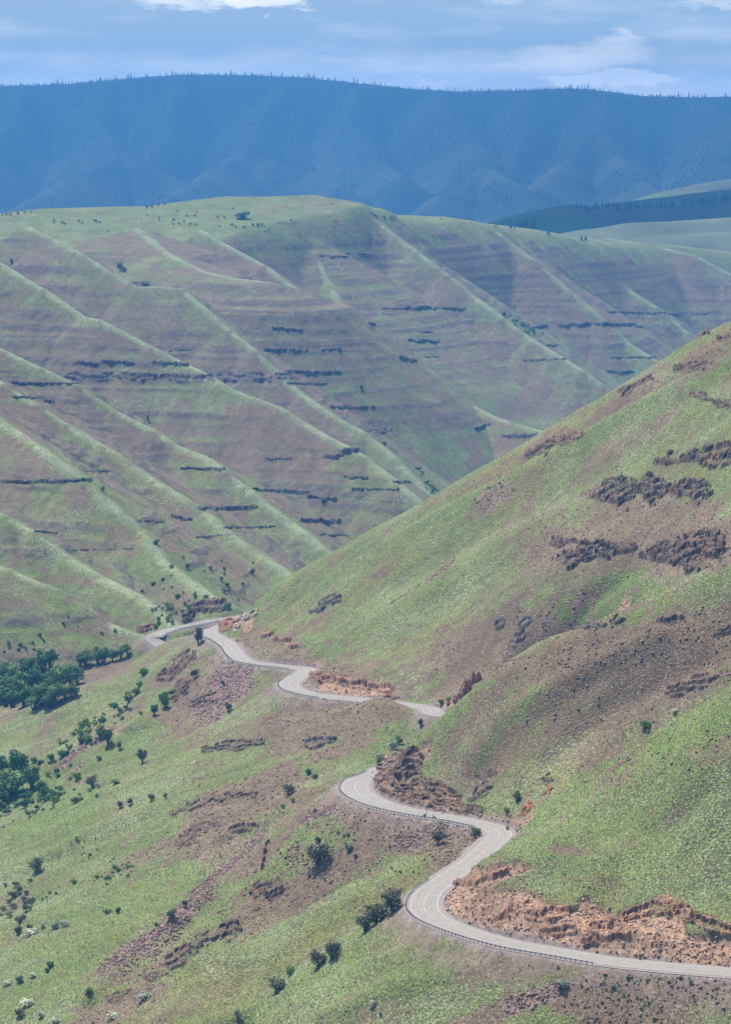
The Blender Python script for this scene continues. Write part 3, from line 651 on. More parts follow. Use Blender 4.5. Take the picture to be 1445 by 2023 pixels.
# ------------------------------------------------------------------ rock outcrops and cliff bands
ROCKS = {'dark': (.135, .102, .082), 'far': (.125, .102, .095), 'red': (.28, .165, .11), 'orange': (.34, .13, .07), 'brown': (.15, .105, .082), 'pale': (.40, .34, .26), 'grey': (.12, .105, .095)}
def outcrop(name, label, cat, shapes, dmin, dmax, kind='dark', ledges=1, k=3, hf=.9, group=None, rough=1.0, colsc=3.0):
    """rock standing out of the slope: shapes = capsules (x0,y0,x1,y1,halfheight px) seen on the hillside"""
    x0 = min(min(s[0], s[2]) - s[4] for s in shapes) - 8; x1 = max(max(s[0], s[2]) + s[4] for s in shapes) + 8
    y0 = min(min(s[1], s[3]) - s[4] for s in shapes) - 8; y1 = max(max(s[1], s[3]) + s[4] for s in shapes) + 8
    ins = (PX > x0) & (PX < x1) & (PY > y0) & (PY < y1) & (Y > dmin) & (Y < dmax)
    rows = np.where(ins.any(1))[0]; cols = np.where(ins.any(0))[0]
    if len(rows) < 2 or len(cols) < 2: print('outcrop missing', label); return
    a, b, c, d = rows[0], rows[-1] + 2, cols[0], cols[-1] + 2
    def refine(A):
        A = A[a:b, c:d]; nr, nc = A.shape[:2]
        i = np.linspace(0, nr - 1, (nr - 1) * k + 1); j = np.linspace(0, nc - 1, (nc - 1) * k + 1)
        i0 = np.minimum(i.astype(int), nr - 2); j0 = np.minimum(j.astype(int), nc - 2); u = (i - i0)[:, None]; v = (j - j0)[None]
        if A.ndim == 3: u = u[..., None]; v = v[..., None]
        return ((A[i0][:, j0] * (1 - v) + A[i0][:, j0 + 1] * v) * (1 - u) + (A[i0 + 1][:, j0] * (1 - v) + A[i0 + 1][:, j0 + 1] * v) * u).astype(f32)
    x, y, z = refine(X), refine(Y), refine(Z); col = refine(COL); att = refine(ATT)
    px, py = proj(x, y, z); sc = FPX / y                    # px per metre
    seed = int(abs(x0 * 3 + y0)) % 300
    wob = (fbm(x, y, colsc * 3, 3, seed) * colsc * 1.1 + perlin(x / colsc * 1.3, y / colsc * .4, seed + 1) * colsc * .5) * sc * rough
    M = np.zeros(x.shape, f32); V = np.zeros(x.shape, f32); E = np.zeros(x.shape, f32)
    rc__ = name == 'rock_cut'
    rag = (.6 if rc__ else 1.0) * fbm(x / colsc, y / colsc, 4.2, 4, seed + 9, .6)
    for (sx0, sy0, sx1, sy1, w) in shapes:
        dx, dy = sx1 - sx0, sy1 - sy0; t = np.clip(((px - sx0) * dx + (py - sy0) * dy) / (dx * dx + dy * dy + 1e-6), 0, 1)
        cx_, cy_ = sx0 + t * dx, sy0 + t * dy
        far_ = colsc > 3
        th_ = (.95 if rc__ else .72) + (.5 if rc__ else (.85 if far_ else 1.1)) * perlin(px / (w * 2.6), py / (w * 3.5), seed + 11) + .35 * perlin(px / w, py / (w * 2), seed + 12)
        dd = np.hypot(px - cx_, (py - cy_) / np.clip(th_, .3, 1.15)) / w * (1 + .25 * (2 * t - 1) ** 2)
        E = np.maximum(E, 1.35 - dd)
        m = sstep(0, .22, .92 - dd + .85 * rag)
        vv = np.clip((cy_ + w - py) / (2 * w) + .25 * wob / w + .18 * rag, 0, 1)       # 0 foot .. 1 top
        V = np.where(m > M, vv, V); M = np.maximum(M, m)
    M = M * (E > .04)
    E = (E > 0)
    k0 = np.unravel_index(int(np.argmax(M * (1.0 - .0 * x))), M.shape); cur = np.zeros(E.shape, bool); cur[k0] = True
    for _ in range(4000):
        nx_ = cur.copy(); nx_[1:] |= cur[:-1]; nx_[:-1] |= cur[1:]; nx_[:, 1:] |= cur[:, :-1]; nx_[:, :-1] |= cur[:, 1:]; nx_ &= E
        if (nx_ == cur).all(): break
        cur = nx_
    M = M * cur; E = cur
    w = max(s[4] for s in shapes)
    gap = sstep(-.42, -.12, fbm(x, y, colsc * 6, 3, seed + 5) + (.6 if name == 'rock_cut' else .2))
    V = np.clip(V + .30 * fbm(x / colsc, y / colsc, 9, 2, seed + 14), 0, 1); t = V * ledges; fr = t - np.floor(np.minimum(t, ledges - 1e-3)); h = min(2 * w / ledges / sc.mean() * hf, 16.0)
    saw = np.clip(fr / .16, 0, 1) * (1 - sstep(.16, 1.0, fr) * .97)
    blk = np.floor(perlin(x / colsc, y / colsc * .8, seed + 2) * 3 + perlin(x / colsc * 2.1, y / colsc * 2.1, seed + 3) * 2) / 3.0
    amp = np.clip(h * .22, .35, 1.3)
    dz = M * gap * (h * saw + amp * blk) + M * .2 * perlin(x / .8, y / .8, seed + 4)
    z2 = z + np.where(M * gap > .02, np.maximum(dz, -.2) + .04, -.35)
    keep = E
    # push the face out a little so it stands steeper than the slope
    yy = y - M * gap * saw * h * .12; xx = x
    fm = (keep[:-1, :-1] & keep[1:, :-1] & keep[:-1, 1:] & keep[1:, 1:])
    nr, nc = x.shape; F = grid_faces(nr, nc)[fm.ravel()]
    used = np.unique(F); remap = np.full(nr * nc, -1); remap[used] = np.arange(len(used))
    P = np.stack([xx, yy, z2 + ZC], -1).reshape(-1, 3)[used]
    base = P.mean(0); base[2] = P[:, 2].min()
    o = mesh_from(name, P - base, remap[F], RM); o.location = base
    set_col(o, 'Col', col.reshape(-1, 4)[used]); set_col(o, 'Cover', att.reshape(-1, 4)[used])
    rc = np.array(ROCKS[kind], f32) * (1 + .35 * fbm(x, y, 9, 2, seed + 6)[..., None]) * np.ones((1, 1, 3), f32)
    if kind in ('brown', 'red', 'grey', 'dark'): rc = rc + np.array((.05, .018, .008), f32) * sstep(.0, .4, fbm(x, y, 14, 2, seed + 8))[..., None]
    ra = np.concatenate([np.clip(rc, .02, 1), np.clip(M * 1.3 * (.1 + .9 * gap) * (.55 + .45 * sstep(-.3, .2, rag)), 0, 1)[..., None]], -1)
    set_col(o, 'Rock', ra.reshape(-1, 4)[used])
    tag(o, label, cat, group)
    return o
RG = 'dark basalt cliffs across the far canyon wall'
BANDS = [
 ('long dark cliff ledge at the left edge halfway down the canyon wall', [(0,952,85,950,8),(85,950,172,948,8)], 2080, 2450),
 ('small dark cliff just right of the long left-edge ledge', [(178,931,214,930,6)], 2080, 2700),
 ('dark columned cliff at the end of a bright spur crest in the left middle', [(365,925,436,926,7)], 2450, 2850),
 ('broad dark cliff high on the bright-edged spur above the road', [(402,1004,500,1002,9)], 2350, 2750),
 ('thin dark ledge beneath the broad cliff on the bright-edged spur', [(452,1042,534,1040,5)], 2350, 2750),
 ('small dark outcrop in the hollow left of the twin outcrops', [(277,1028,318,1030,6)], 2080, 2700),
 ('knobbly dark outcrop right of the small hollow outcrop', [(345,1020,372,1026,9)], 2080, 2700),
 ('narrow dark ledge above the lower draw in the left middle', [(395,1062,448,1056,6)], 2080, 2600),
 ('low thin dark ledge on the lower left slope', [(140,1086,255,1084,4)], 2000, 2500),
 ('small dark cliff at the left foot of the lower slope', [(74,1050,106,1052,7)], 2000, 2400),
 ('short dark cliff on the upper left spur shoulder', [(22,756,84,757,7),(105,757,145,756,7)], 2700, 3150),
 ('pair of broken dark ledges below the upper left shoulder', [(30,784,74,786,6),(80,792,100,791,5)], 2400, 3150),
 ('widest dark cliff band across the middle of the canyon wall', [(140,742,200,746,16),(212,740,300,745,14),(300,746,410,745,15)], 2800, 3450),
 ('dark double cliff ending against the pale spur crest', [(445,743,568,742,13)], 3050, 3520),
 ('dark ledge just behind the pale spur crest', [(572,734,662,736,8),(575,756,638,758,6)], 3250, 3950),
 ('short dark ledge above the widest cliff band', [(150,716,186,718,8),(212,714,256,718,9),(310,716,362,719,9)], 2800, 3400),
 ('thin broken line of rock on the upper left wall', [(205,690,270,690,3),(258,634,330,640,3),(340,692,375,690,4)], 2900, 3500),
 ('three rough dark outcrops high behind the pale crest', [(532,690,598,692,9),(640,690,668,690,7),(545,648,590,652,6)], 3150, 3950),
 ('thin dark ledge in the shaded draw', [(420,903,488,903,6),(532,906,570,906,5)], 2650, 3300),
 ('jagged dark cliff capping the knob in the centre', [(646,902,672,900,8),(676,893,700,888,11)], 2700, 3400),
 ('tall dark cliff across the bowl in the centre', [(503,968,602,972,9)], 2600, 3250),
 ('rounded dark outcrop in the lower centre bowl', [(602,1026,664,1030,10),(618,980,656,986,11)], 2550, 3250),
 ('small dark rocks low in the centre bowl', [(640,1054,680,1058,6),(685,941,720,943,7)], 2550, 3350),
 ('dark cliff step on the spur above the hidden creek', [(705,966,780,966,6),(784,952,828,952,6)], 2650, 3350),
 ('big blocky dark cliff below the central saddle', [(770,870,886,868,15),(725,852,768,850,8)], 2900, 3600),
 ('dark cliff beneath the low saddle beside the green slope', [(1002,862,1070,858,8)], 3200, 3750),
 ('dark pinnacle above the pink scree chute', [(945,846,962,838,9)], 3100, 3700),
 ('upper thin cliff line on the big central face', [(762,609,812,610,4),(812,607,908,610,8)], 3700, 4400),
 ('lower long cliff line on the big central face', [(745,640,950,639,7)], 3650, 4400),
 ('rough dark outcrops under the two cliff lines', [(828,655,850,656,5),(815,672,862,674,8),(845,704,862,704,4)], 3600, 4300),
 ('dark knob at the foot of the central face', [(796,706,816,712,9)], 3500, 4100),
 ('dark cliff in the draw right of centre', [(1035,636,1050,648,8),(1050,648,1076,645,7)], 3900, 4600),
 ('dark cliff line along the right hand spurs', [(1112,641,1160,640,8),(1182,640,1256,641,6)], 4050, 4750),
 ('upper thin dark ledge at the far right', [(1212,616,1308,618,5),(1325,620,1345,620,4),(1370,620,1396,620,4)], 4300, 5200),
 ('lower thin dark ledge at the far right', [(1330,642,1408,644,6),(1262,645,1320,645,4)], 4500, 5200),
 ('faint dark ledges low on the right hand slope', [(1040,712,1110,709,4),(1085,682,1100,682,6),(1208,732,1246,734,8),(1215,706,1290,706,5)], 4000, 4700),
 ('dark rocks on the mid slope below the white streaks', [(636,504,680,508,6),(690,500,735,502,4)], 3850, 4500),
 ('small dark cliff at the crossing of two crests', [(660,804,692,803,8),(694,805,735,805,4)], 3200, 3900),
]
def clusters(sh):
    cl = []
    for q in sh:
        near = [c for c in cl if any(min(math.hypot(a - e, b - f) for a, b in ((q[0], q[1]), (q[2], q[3])) for e, f in ((p[0], p[1]), (p[2], p[3]))) < (q[4] + p[4]) * .95 for p in c)]
        new = [q] + [p for c in near for p in c]; cl = [c for c in cl if c not in near] + [new]
    return sorted(cl, key=lambda c: c[0][0])
def outcrops(nm, lab, cat, sh, *rest):
    cl = clusters(sh); pos = {1: [''], 2: ['left piece of ', 'right piece of '], 3: ['left piece of ', 'middle piece of ', 'right piece of '], 4: ['leftmost of ', 'second of ', 'third of ', 'rightmost of ']}[len(cl)]
    for c, p_ in zip(cl, pos): outcrop(nm, p_ + lab, cat, c, *rest)
for lab, sh, dm, dx_ in BANDS:
    outcrops('basalt_cliff', lab, 'cliff', [(a - .06 * abs(c - a) - 2, b, c + .06 * abs(c - a) + 2, d, w * .82) for a, b, c, d, w in sh], dm, dx_, 'far', max(1, int(max(s[4] for s in sh) / 6)), 2, .42, RG, .8, 3.6)
NEARR = [
 ('basalt_outcrop','large rugged dark outcrop high on the right hillside', [(1185,982,1250,965,22),(1250,965,1330,970,26),(1330,975,1385,970,22)],'dark',3),
 ('basalt_outcrop','dark rock wall above the large outcrop at the right edge', [(1305,916,1380,905,14),(1380,905,1445,895,20)],'dark',2),
 ('basalt_outcrop','rugged dark outcrop left of the lower pair on the right hillside', [(1125,1105,1160,1095,24),(1160,1090,1240,1085,22),(1095,1075,1130,1070,10)],'dark',3),
 ('basalt_outcrop','rugged dark outcrop right of the lower pair on the right hillside', [(1285,1100,1330,1090,20),(1330,1090,1410,1080,30)],'dark',3),
 ('basalt_outcrop','dark ledge beside the right edge above the big rocks', [(1370,780,1440,800,10)],'dark',2),
 ('basalt_outcrop','dark rock cap at the top end of the right skyline', [(1362,668,1395,660,8),(1425,672,1445,668,8)],'brown',1),
 ('basalt_outcrop','brown broken ledge below the skyline near the top right', [(1340,728,1400,715,10)],'brown',2),
 ('basalt_outcrop','long broken dark ledge close under the green skyline', [(1045,900,1090,878,9),(1090,872,1145,860,10)],'brown',2),
 ('basalt_outcrop','dark ledge on the upper skyline slope', [(1228,775,1285,748,9)],'brown',1),
 ('basalt_outcrop','slanting dark rock patch on the bright green slope above the road', [(620,1208,642,1190,11),(642,1190,668,1178,9)],'grey',2),
 ('basalt_outcrop','small rough dark rocks in the middle of the green slope', [(1015,1268,1040,1250,9),(1028,1245,1042,1225,9)],'grey',2),
 ('basalt_outcrop','small dark rock left of the rough rocks on the green slope', [(985,1238,992,1230,8)],'grey',1),
 ('basalt_outcrop','upright dark rock knob on the ridge crest at the right', [(1214,1230,1228,1222,10)],'dark',2),
 ('basalt_outcrop','low dark rock patch right of the upright knob', [(1305,1230,1340,1222,9)],'dark',1),
 ('basalt_outcrop','long low dark ledge left of the upright knob', [(1125,1240,1195,1236,6)],'grey',1),
 ('basalt_outcrop','dark broken rocks low at the right edge above the front ridge', [(1330,1365,1380,1355,16),(1380,1345,1440,1330,14),(1415,1255,1445,1245,12)],'brown',2),
 ('basalt_outcrop','small dark rock above the road bend near the red rocks', [(1062,1540,1085,1540,10)],'dark',2),
 ('red_rock','upper rust red rock poking out beside the front ridge', [(1072,1570,1088,1558,7)],'orange',1),
 ('red_rock','lower rust red rock poking out beside the front ridge', [(1038,1608,1048,1594,9)],'orange',1),
 ('basalt_outcrop','dark rocks on the slope right of the rocky road cut', [(935,1580,960,1555,14),(945,1535,975,1528,6)],'dark',2),
 ('basalt_outcrop','columned dark rock below the purple scree', [(375,1392,400,1385,12),(405,1385,440,1378,13)],'dark',2),
 ('basalt_outcrop','brown broken crag below the top bend of the road', [(325,1340,372,1300,16),(345,1370,372,1345,14)],'brown',3),
 ('basalt_outcrop','dark crag on the open slope left of the knoll', [(405,1482,440,1472,8),(440,1474,515,1468,10)],'dark',2),
 ('basalt_outcrop','purplish rock patch right of the open slope crag', [(612,1470,655,1462,10)],'grey',1),
 ('basalt_outcrop','dark low ledge above the green draw in the centre', [(345,1605,405,1585,11),(410,1580,500,1568,10)],'brown',2),
 ('basalt_outcrop','dark columned ledge in the lower left centre', [(350,1668,380,1650,9),(380,1640,430,1632,10)],'dark',2),
 ('basalt_outcrop','small dark ledge right of the columned ledge', [(460,1640,500,1632,9)],'dark',1),
 ('basalt_outcrop','large dark slanting outcrop at the lower left', [(335,1900,385,1875,13),(385,1872,460,1835,16)],'dark',2),
 ('basalt_outcrop','low dark outcrop beneath the large slanting outcrop', [(285,1930,335,1925,7),(215,1975,290,1955,9)],'dark',2),
 ('basalt_outcrop','dark crumbling crag below the reddish rock wall', [(505,1755,540,1740,14),(535,1770,560,1755,10)],'brown',2),
 ('basalt_outcrop','small dark crag left of the crumbling crag', [(450,1850,462,1828,12)],'dark',1),
 ('rock_cut','rough dark rock cut standing above the wide middle bend', [(768,1530,805,1500,30),(765,1545,830,1560,26),(830,1560,890,1582,24),(880,1592,945,1602,11)],'brown',5),
 ('rock_cut','dark rubbly rock buttress at the foot of the nearest cut bank', [(1160,1860,1185,1850,14),(1185,1845,1225,1840,24)],'red',3),
 ('rock_cut','ragged rock scarp along the top of the nearest cut bank at right', [(1240,1810,1300,1790,11),(1300,1788,1350,1795,17),(1350,1805,1440,1840,15)],'red',2),
 ('rock_cut','pinkish rock ribs in the middle of the nearest cut bank', [(1050,1810,1120,1800,14),(1075,1840,1130,1838,12)],'red',2),
 ('rock_cut','dark rock rib at the left part of the nearest cut bank', [(985,1820,1015,1790,12)],'red',2),
 ('rock_cut','reddish rock edge at the upper left of the nearest cut bank', [(905,1745,960,1735,9),(960,1735,1000,1722,6)],'red',1),
 ('rock_cut','brown rock scarp above the road below the long green slope', [(618,1335,680,1345,10),(680,1348,770,1360,10)],'red',2),
 ('rock_cut','pale cream rock band in the far road cut at the spur nose', [(468,1240,480,1220,9),(480,1222,505,1208,6)],'pale',2),
 ('rock_cut','rust coloured rock above the far road cut left of the cream band', [(440,1240,470,1215,10)],'orange',2),
 ('rock_cut','small brown slump scars above the far straight of the road', [(520,1254,535,1250,6),(545,1262,570,1264,6),(575,1275,585,1278,5)],'red',1),
]
for nm, lab, sh, kd, lg in NEARR:
    outcrops(nm, lab, 'rock outcrop' if nm != 'rock_cut' else 'rock cut', [(a, b, c, d, w * 1.38) for a, b, c, d, w in sh], 860, 1950, kd, lg + (1 if nm != 'rock_cut' else 0), 3, .55 if nm != 'rock_cut' else .42, None, .9, 1.7 if nm != 'rock_cut' else 1.2)
outcrop('rock_cut', 'purple brown rock face beside the lowest road at the valley foot', 'rock cut', [(385,1200,440,1195,14),(365,1225,380,1215,10)], 1900, 2300, 'brown', 2, 3, .8)
outcrop('rock_cut', 'reddish bank at the outer end of the lowest road', 'rock cut', [(275,1245,300,1240,9)], 1850, 2200, 'red', 2, 3, .8)
print('rocks', time.time() - T0)
# free-standing crags: many leaning angular blocks grown together
m_orock = noisy_mat('rust_rock', (.20, .10, .07), (.42, .20, .13), .9, bump=.3); m_drock = noisy_mat('dark_red_rock', (.09, .05, .045), (.22, .12, .10), .9, bump=.3)
def crag(name, label, pts_, m, cat='rock outcrop'):
    P = hit(*pts_[-1][:2]); root = P.copy(); bm = bmesh.new()
    for (px, py, wpx_, hpx_) in pts_:
        q = hit(px, py); sc = q.y / FPX; w_ = wpx_ * sc; h_ = hpx_ * sc
        for i in range(5):
            r_ = bmesh.ops.create_icosphere(bm, subdivisions=2, radius=1)['verts']; ang = random.uniform(0, 6.28)
            ox, oy = random.uniform(-.35, .35) * w_, random.uniform(-.3, .3) * w_; hh_ = h_ * random.uniform(.55, 1.0)
            for v in r_:
                c = v.co; n = .30 * math.sin(c.x * 9 + ang) * math.sin(c.z * 7 + ang * 2) + .22 * math.sin(c.y * 13 + ang * 3 + c.z * 5)
                c = c * (1 + n); ta = 1 - .5 * max(0, c.z)
                x_ = c.x * w_ * .36 * ta; y_ = c.y * w_ * .36 * ta
                v.co = (q.x - root.x + ox + x_ * math.cos(ang) - y_ * math.sin(ang), q.y - root.y + oy + x_ * math.sin(ang) + y_ * math.cos(ang), q.z - root.z + c.z * hh_ * .62 + hh_ * .35)
    o = bm_obj(name, bm, m); o.location = root; return tag(o, label, cat)
crag('rock_pinnacle', 'rust orange rock pinnacle rising behind the second spur above the road', [(938,1350,22,34),(925,1362,18,22),(912,1375,16,16),(900,1384,14,12),(888,1392,10,8)], m_orock)
crag('rock_wall', 'narrow upright reddish rock wall on the slope below the middle bend', [(524,1685,7,13),(523,1700,8,12),(521,1715,9,12),(526,1670,5,8)], m_drock)
crag('rock_slab', 'small flat red boulder on the gravel shoulder past the guardrail end', [(1198,1923,12,4)], m_orock, 'boulder')
crag('boulder', 'pale boulder on the roadside shoulder near the right edge', [(1396,1940,8,4)], m_orock, 'boulder')
crag('boulder', 'pink boulder in front of the road left of the right edge boulder', [(1432,1942,6,4)], m_orock, 'boulder')
crag('rock_tip', 'reddish rock tip crowning the grassy knoll beside the road', [(768,1375,14,8),(778,1380,12,7)], m_orock)

# ------------------------------------------------------------------ plants
def leaf_mat(name, a, b_, rough=.7):
    m = mat(name, a, rough); nt = m.node_tree; b = nt.nodes['Principled BSDF']
    at = N(nt, 'ShaderNodeAttribute', attribute_name='Leaf'); sp = N(nt, 'ShaderNodeSeparateColor'); nt.links.new(at.outputs['Color'], sp.inputs[0])
    mx_ = N(nt, 'ShaderNodeMix', data_type='RGBA'); nt.links.new(sp.outputs[0], mx_.inputs[0]); mx_.inputs[6].default_value = (*a, 1); mx_.inputs[7].default_value = (*b_, 1)
    oi = N(nt, 'ShaderNodeObjectInfo'); hs = N(nt, 'ShaderNodeHueSaturation'); mr = N(nt, 'ShaderNodeMapRange'); mr.inputs[3].default_value = .8; mr.inputs[4].default_value = 1.55; nt.links.new(oi.outputs['Random'], mr.inputs[0]); nt.links.new(mr.outputs[0], hs.inputs['Value'])
    mr2 = N(nt, 'ShaderNodeMapRange'); mr2.inputs[3].default_value = .53; mr2.inputs[4].default_value = .47; nt.links.new(oi.outputs['Random'], mr2.inputs[0]); nt.links.new(mr2.outputs[0], hs.inputs['Hue']); nt.links.new(mx_.outputs[2], hs.inputs['Color'])
    nt.links.new(hs.outputs[0], b.inputs['Base Color']); b.inputs['Specular IOR Level'].default_value = .1
    return m
m_tree = leaf_mat('tree_leaves', (.05, .105, .035), (.15, .25, .07)); m_dark = leaf_mat('dark_shrub_leaves', (.05, .085, .03), (.13, .19, .065))
m_twig = leaf_mat('twiggy_shrub', (.07, .066, .045), (.17, .18, .10)); m_lush = leaf_mat('bright_shrub_leaves', (.08, .15, .03), (.18, .29, .06))
m_bloom = leaf_mat('white_blossom', (.12, .17, .07), (.62, .62, .50)); m_sage = leaf_mat('grey_sage', (.12, .17, .12), (.26, .33, .24)); m_yell = leaf_mat('yellow_flowering_weed', (.16, .22, .04), (.42, .40, .05))
m_con = leaf_mat('conifer_needles', (.018, .035, .018), (.045, .075, .032)); m_bark = mat('bark', (.10, .08, .06))
def leaves(name, lobes, n, size, seed, m, shell=.55):
    r = np.random.default_rng(seed); V = []; A = []
    lobes = np.array(lobes, float); wgt = lobes[:, 3] ** 2; wgt /= wgt.sum()
    li = r.choice(len(lobes), n, p=wgt); d = r.normal(size=(n, 3)); d /= np.linalg.norm(d, axis=1)[:, None]
    rad = shell + (1 - shell) * r.random(n) ** .6; rad *= 1 + .16 * np.sin(d[:, 0] * 7 + seed) * np.sin(d[:, 2] * 6 + d[:, 1] * 5)
    c = lobes[li, :3] + d * (lobes[li, 3] * rad)[:, None] * np.array([1, 1, .85]); c[:, 2] = np.maximum(c[:, 2], .01)
    a = r.normal(size=(n, 3)) + d * .2; a -= (a * d).sum(1)[:, None] * d * .6; a /= np.linalg.norm(a, axis=1)[:, None]
    b = np.cross(d + .6 * r.normal(size=(n, 3)), a); b /= np.linalg.norm(b, axis=1)[:, None]
    s = (size * r.uniform(.6, 1.4, n))[:, None]
    V = np.stack([c - a * s, c - b * s * .7, c + a * s, c + b * s * .7], 1).reshape(-1, 3)
    F = np.arange(n * 4).reshape(-1, 4)
    o = mesh_from(name, V, F, m, link=False)
    clump = .5 + .5 * np.sin(c[:, 0] * 6 + seed) * np.cos(c[:, 1] * 5 + c[:, 2] * 4); val = np.clip(.55 * r.random(n) + .45 * clump, 0, 1)
    set_col(o, 'Leaf', np.repeat(np.stack([val, val, val, np.ones(n)], 1), 4, 0))
    me = o.data; bpy.data.objects.remove(o); return me
def stems(name, tips, r0, m):
    bm = bmesh.new()
    for (bx_, by_), t in tips:
        t = Vector(t); b0 = Vector((bx_, by_, -.06)); mid = b0.lerp(t, .5) + Vector((random.uniform(-.03, .03), random.uniform(-.03, .03), .02)); ring = []
        for k_, (c, rr_) in enumerate(((b0, r0 * 1.3), (mid, r0 * .8), (t, r0 * .3))):
            ring.append([bm.verts.new((c.x + rr_ * math.cos(q * 1.2566), c.y + rr_ * math.sin(q * 1.2566), c.z)) for q in range(5)])
        for k_ in range(2):
            for q in range(5): bm.faces.new((ring[k_][q], ring[k_][(q + 1) % 5], ring[k_ + 1][(q + 1) % 5], ring[k_ + 1][q]))
    me = bpy.data.meshes.new(name); bm.to_mesh(me); bm.free(); me.materials.append(m); return me
def rnd_lobes(n, seed, tall):
    r = random.Random(seed); L = [(0, 0, tall * .55, .34)]
    for i in range(n):
        a = r.uniform(0, 6.28); q = r.uniform(.12, .30); L.append((q * math.cos(a), q * math.sin(a), r.uniform(.28, .82) * tall, r.uniform(.16, .26)))
    return L
KINDS = {}
def mk(kind, nvar, nlobe, tall, nleaf, size, m, stem_r, shell=.5):
    out = []
    for v in range(nvar):
        sd_ = v * 13 + len(kind) * 7 + 1; lb = rnd_lobes(nlobe, sd_, tall)
        lm = leaves('foliage', lb, nleaf, size, sd_, m, shell)
        tips = [((0, 0), (0, 0, tall * .6))] + [((0.02 * math.cos(i), .02 * math.sin(i)), (l[0] * .9, l[1] * .9, l[2])) for i, l in enumerate(lb[1:6])]
        out.append((lm, stems('stem', tips, stem_r, m_bark)))
    KINDS[kind] = out
mk('tree', 6, 9, 1.15, 1500, .034, m_tree, .035, .35)
mk('dark', 5, 6, .95, 520, .055, m_dark, .03)
mk('twig', 5, 8, .9, 1100, .035, m_twig, .02, .2)
mk('lush', 4, 5, .7, 420, .06, m_lush, .025)
mk('bloom', 4, 6, .75, 480, .05, m_bloom, .02)
mk('sage', 3, 5, .55, 360, .06, m_sage, .02)
mk('weed', 3, 4, .6, 200, .07, m_yell, .015)
def conifer_mesh(seed):
    r = random.Random(seed); V = []; F = []; A = []
    tiers = 9
    for t in range(tiers):
        z0 = .08 + t * .10; R = (.24 - .024 * t) * r.uniform(.85, 1.15); nb = 9
        for k in range(nb):
            a = 6.283 * k / nb + r.uniform(-.3, .3); rr_ = R * r.uniform(.7, 1.15); w_ = .33
            i = len(V)
            V += [(0, 0, z0 + .15), (rr_ * math.cos(a - w_) * .75, rr_ * math.sin(a - w_) * .75, z0 + .02), (rr_ * math.cos(a), rr_ * math.sin(a), z0 - .03), (rr_ * math.cos(a + w_) * .75, rr_ * math.sin(a + w_) * .75, z0 + .02)]
            F.append((i, i + 1, i + 2, i + 3)); A += [r.random()] * 4
    o = mesh_from('crown', V, F, m_con, link=False); A = np.array(A); set_col(o, 'Leaf', np.stack([A, A, A, A * 0 + 1], 1)); me = o.data; bpy.data.objects.remove(o)
    return me, stems('trunk', [((0, 0), (0, 0, .9))], .02, m_bark)
KINDS['conifer'] = [conifer_mesh(i) for i in range(5)]
NAMES = {'tree': ('broadleaf_tree', 'tree', 'crown', 'trunk'), 'dark': ('shrub', 'shrub', 'foliage', 'stem'), 'twig': ('twiggy_shrub', 'shrub', 'foliage', 'stem'), 'lush': ('leafy_shrub', 'shrub', 'foliage', 'stem'),
         'bloom': ('flowering_shrub', 'shrub', 'foliage', 'stem'), 'sage': ('sage_bush', 'bush', 'foliage', 'stem'), 'weed': ('yellow_weed', 'weed', 'foliage', 'stem'), 'conifer': ('conifer', 'tree', 'crown', 'trunk')}
cnt = 0
def plant_at(kind, P, wid, hgt, label, group=None, sink=.12, solo=False):
    global cnt; cnt += 1
    nm, cat, fn, sn = NAMES[kind]; lm, sm = KINDS[kind][cnt % len(KINDS[kind])]
    rz = (cnt * 2.39) % 6.28; tall = {'tree': 1.15, 'dark': .95, 'twig': .9, 'lush': .7, 'bloom': .75, 'sage': .55, 'weed': .6, 'conifer': 1.0}[kind]
    if kind == 'twig': wid *= 1.4; hgt *= 1.3
    sx = wid / (.46 if kind == 'conifer' else .92); sz = hgt / tall
    if solo:
        o = bpy.data.objects.new(nm, lm); C.objects.link(o); o.location = (P.x, P.y, P.z - sink * hgt * .5); o.rotation_euler = (0, 0, rz); o.scale = (sx, sx, sz)
        return tag(o, label, cat, group)
    t = thing(nm, label, cat, (P.x, P.y, P.z - sink * hgt * .5), rz, group); t.scale = (sx, sx, sz)
    for a_, me in ((fn, lm), (sn, sm)):
        o = bpy.data.objects.new(a_, me); C.objects.link(o); o.parent = t
    return t
def plant(kind, px, py, w_, h_, label, group=None, dmin=0, dmax=9e9, solo=False):
    """px,py = foot of the plant in the photo, w_,h_ in photo pixels"""
    P = hit(px, py, dmin, dmax); P.z = ground_at(P.x, P.y); s = P.y / FPX
    return plant_at(kind, P, w_ * s, h_ * s, label, group, solo=solo)
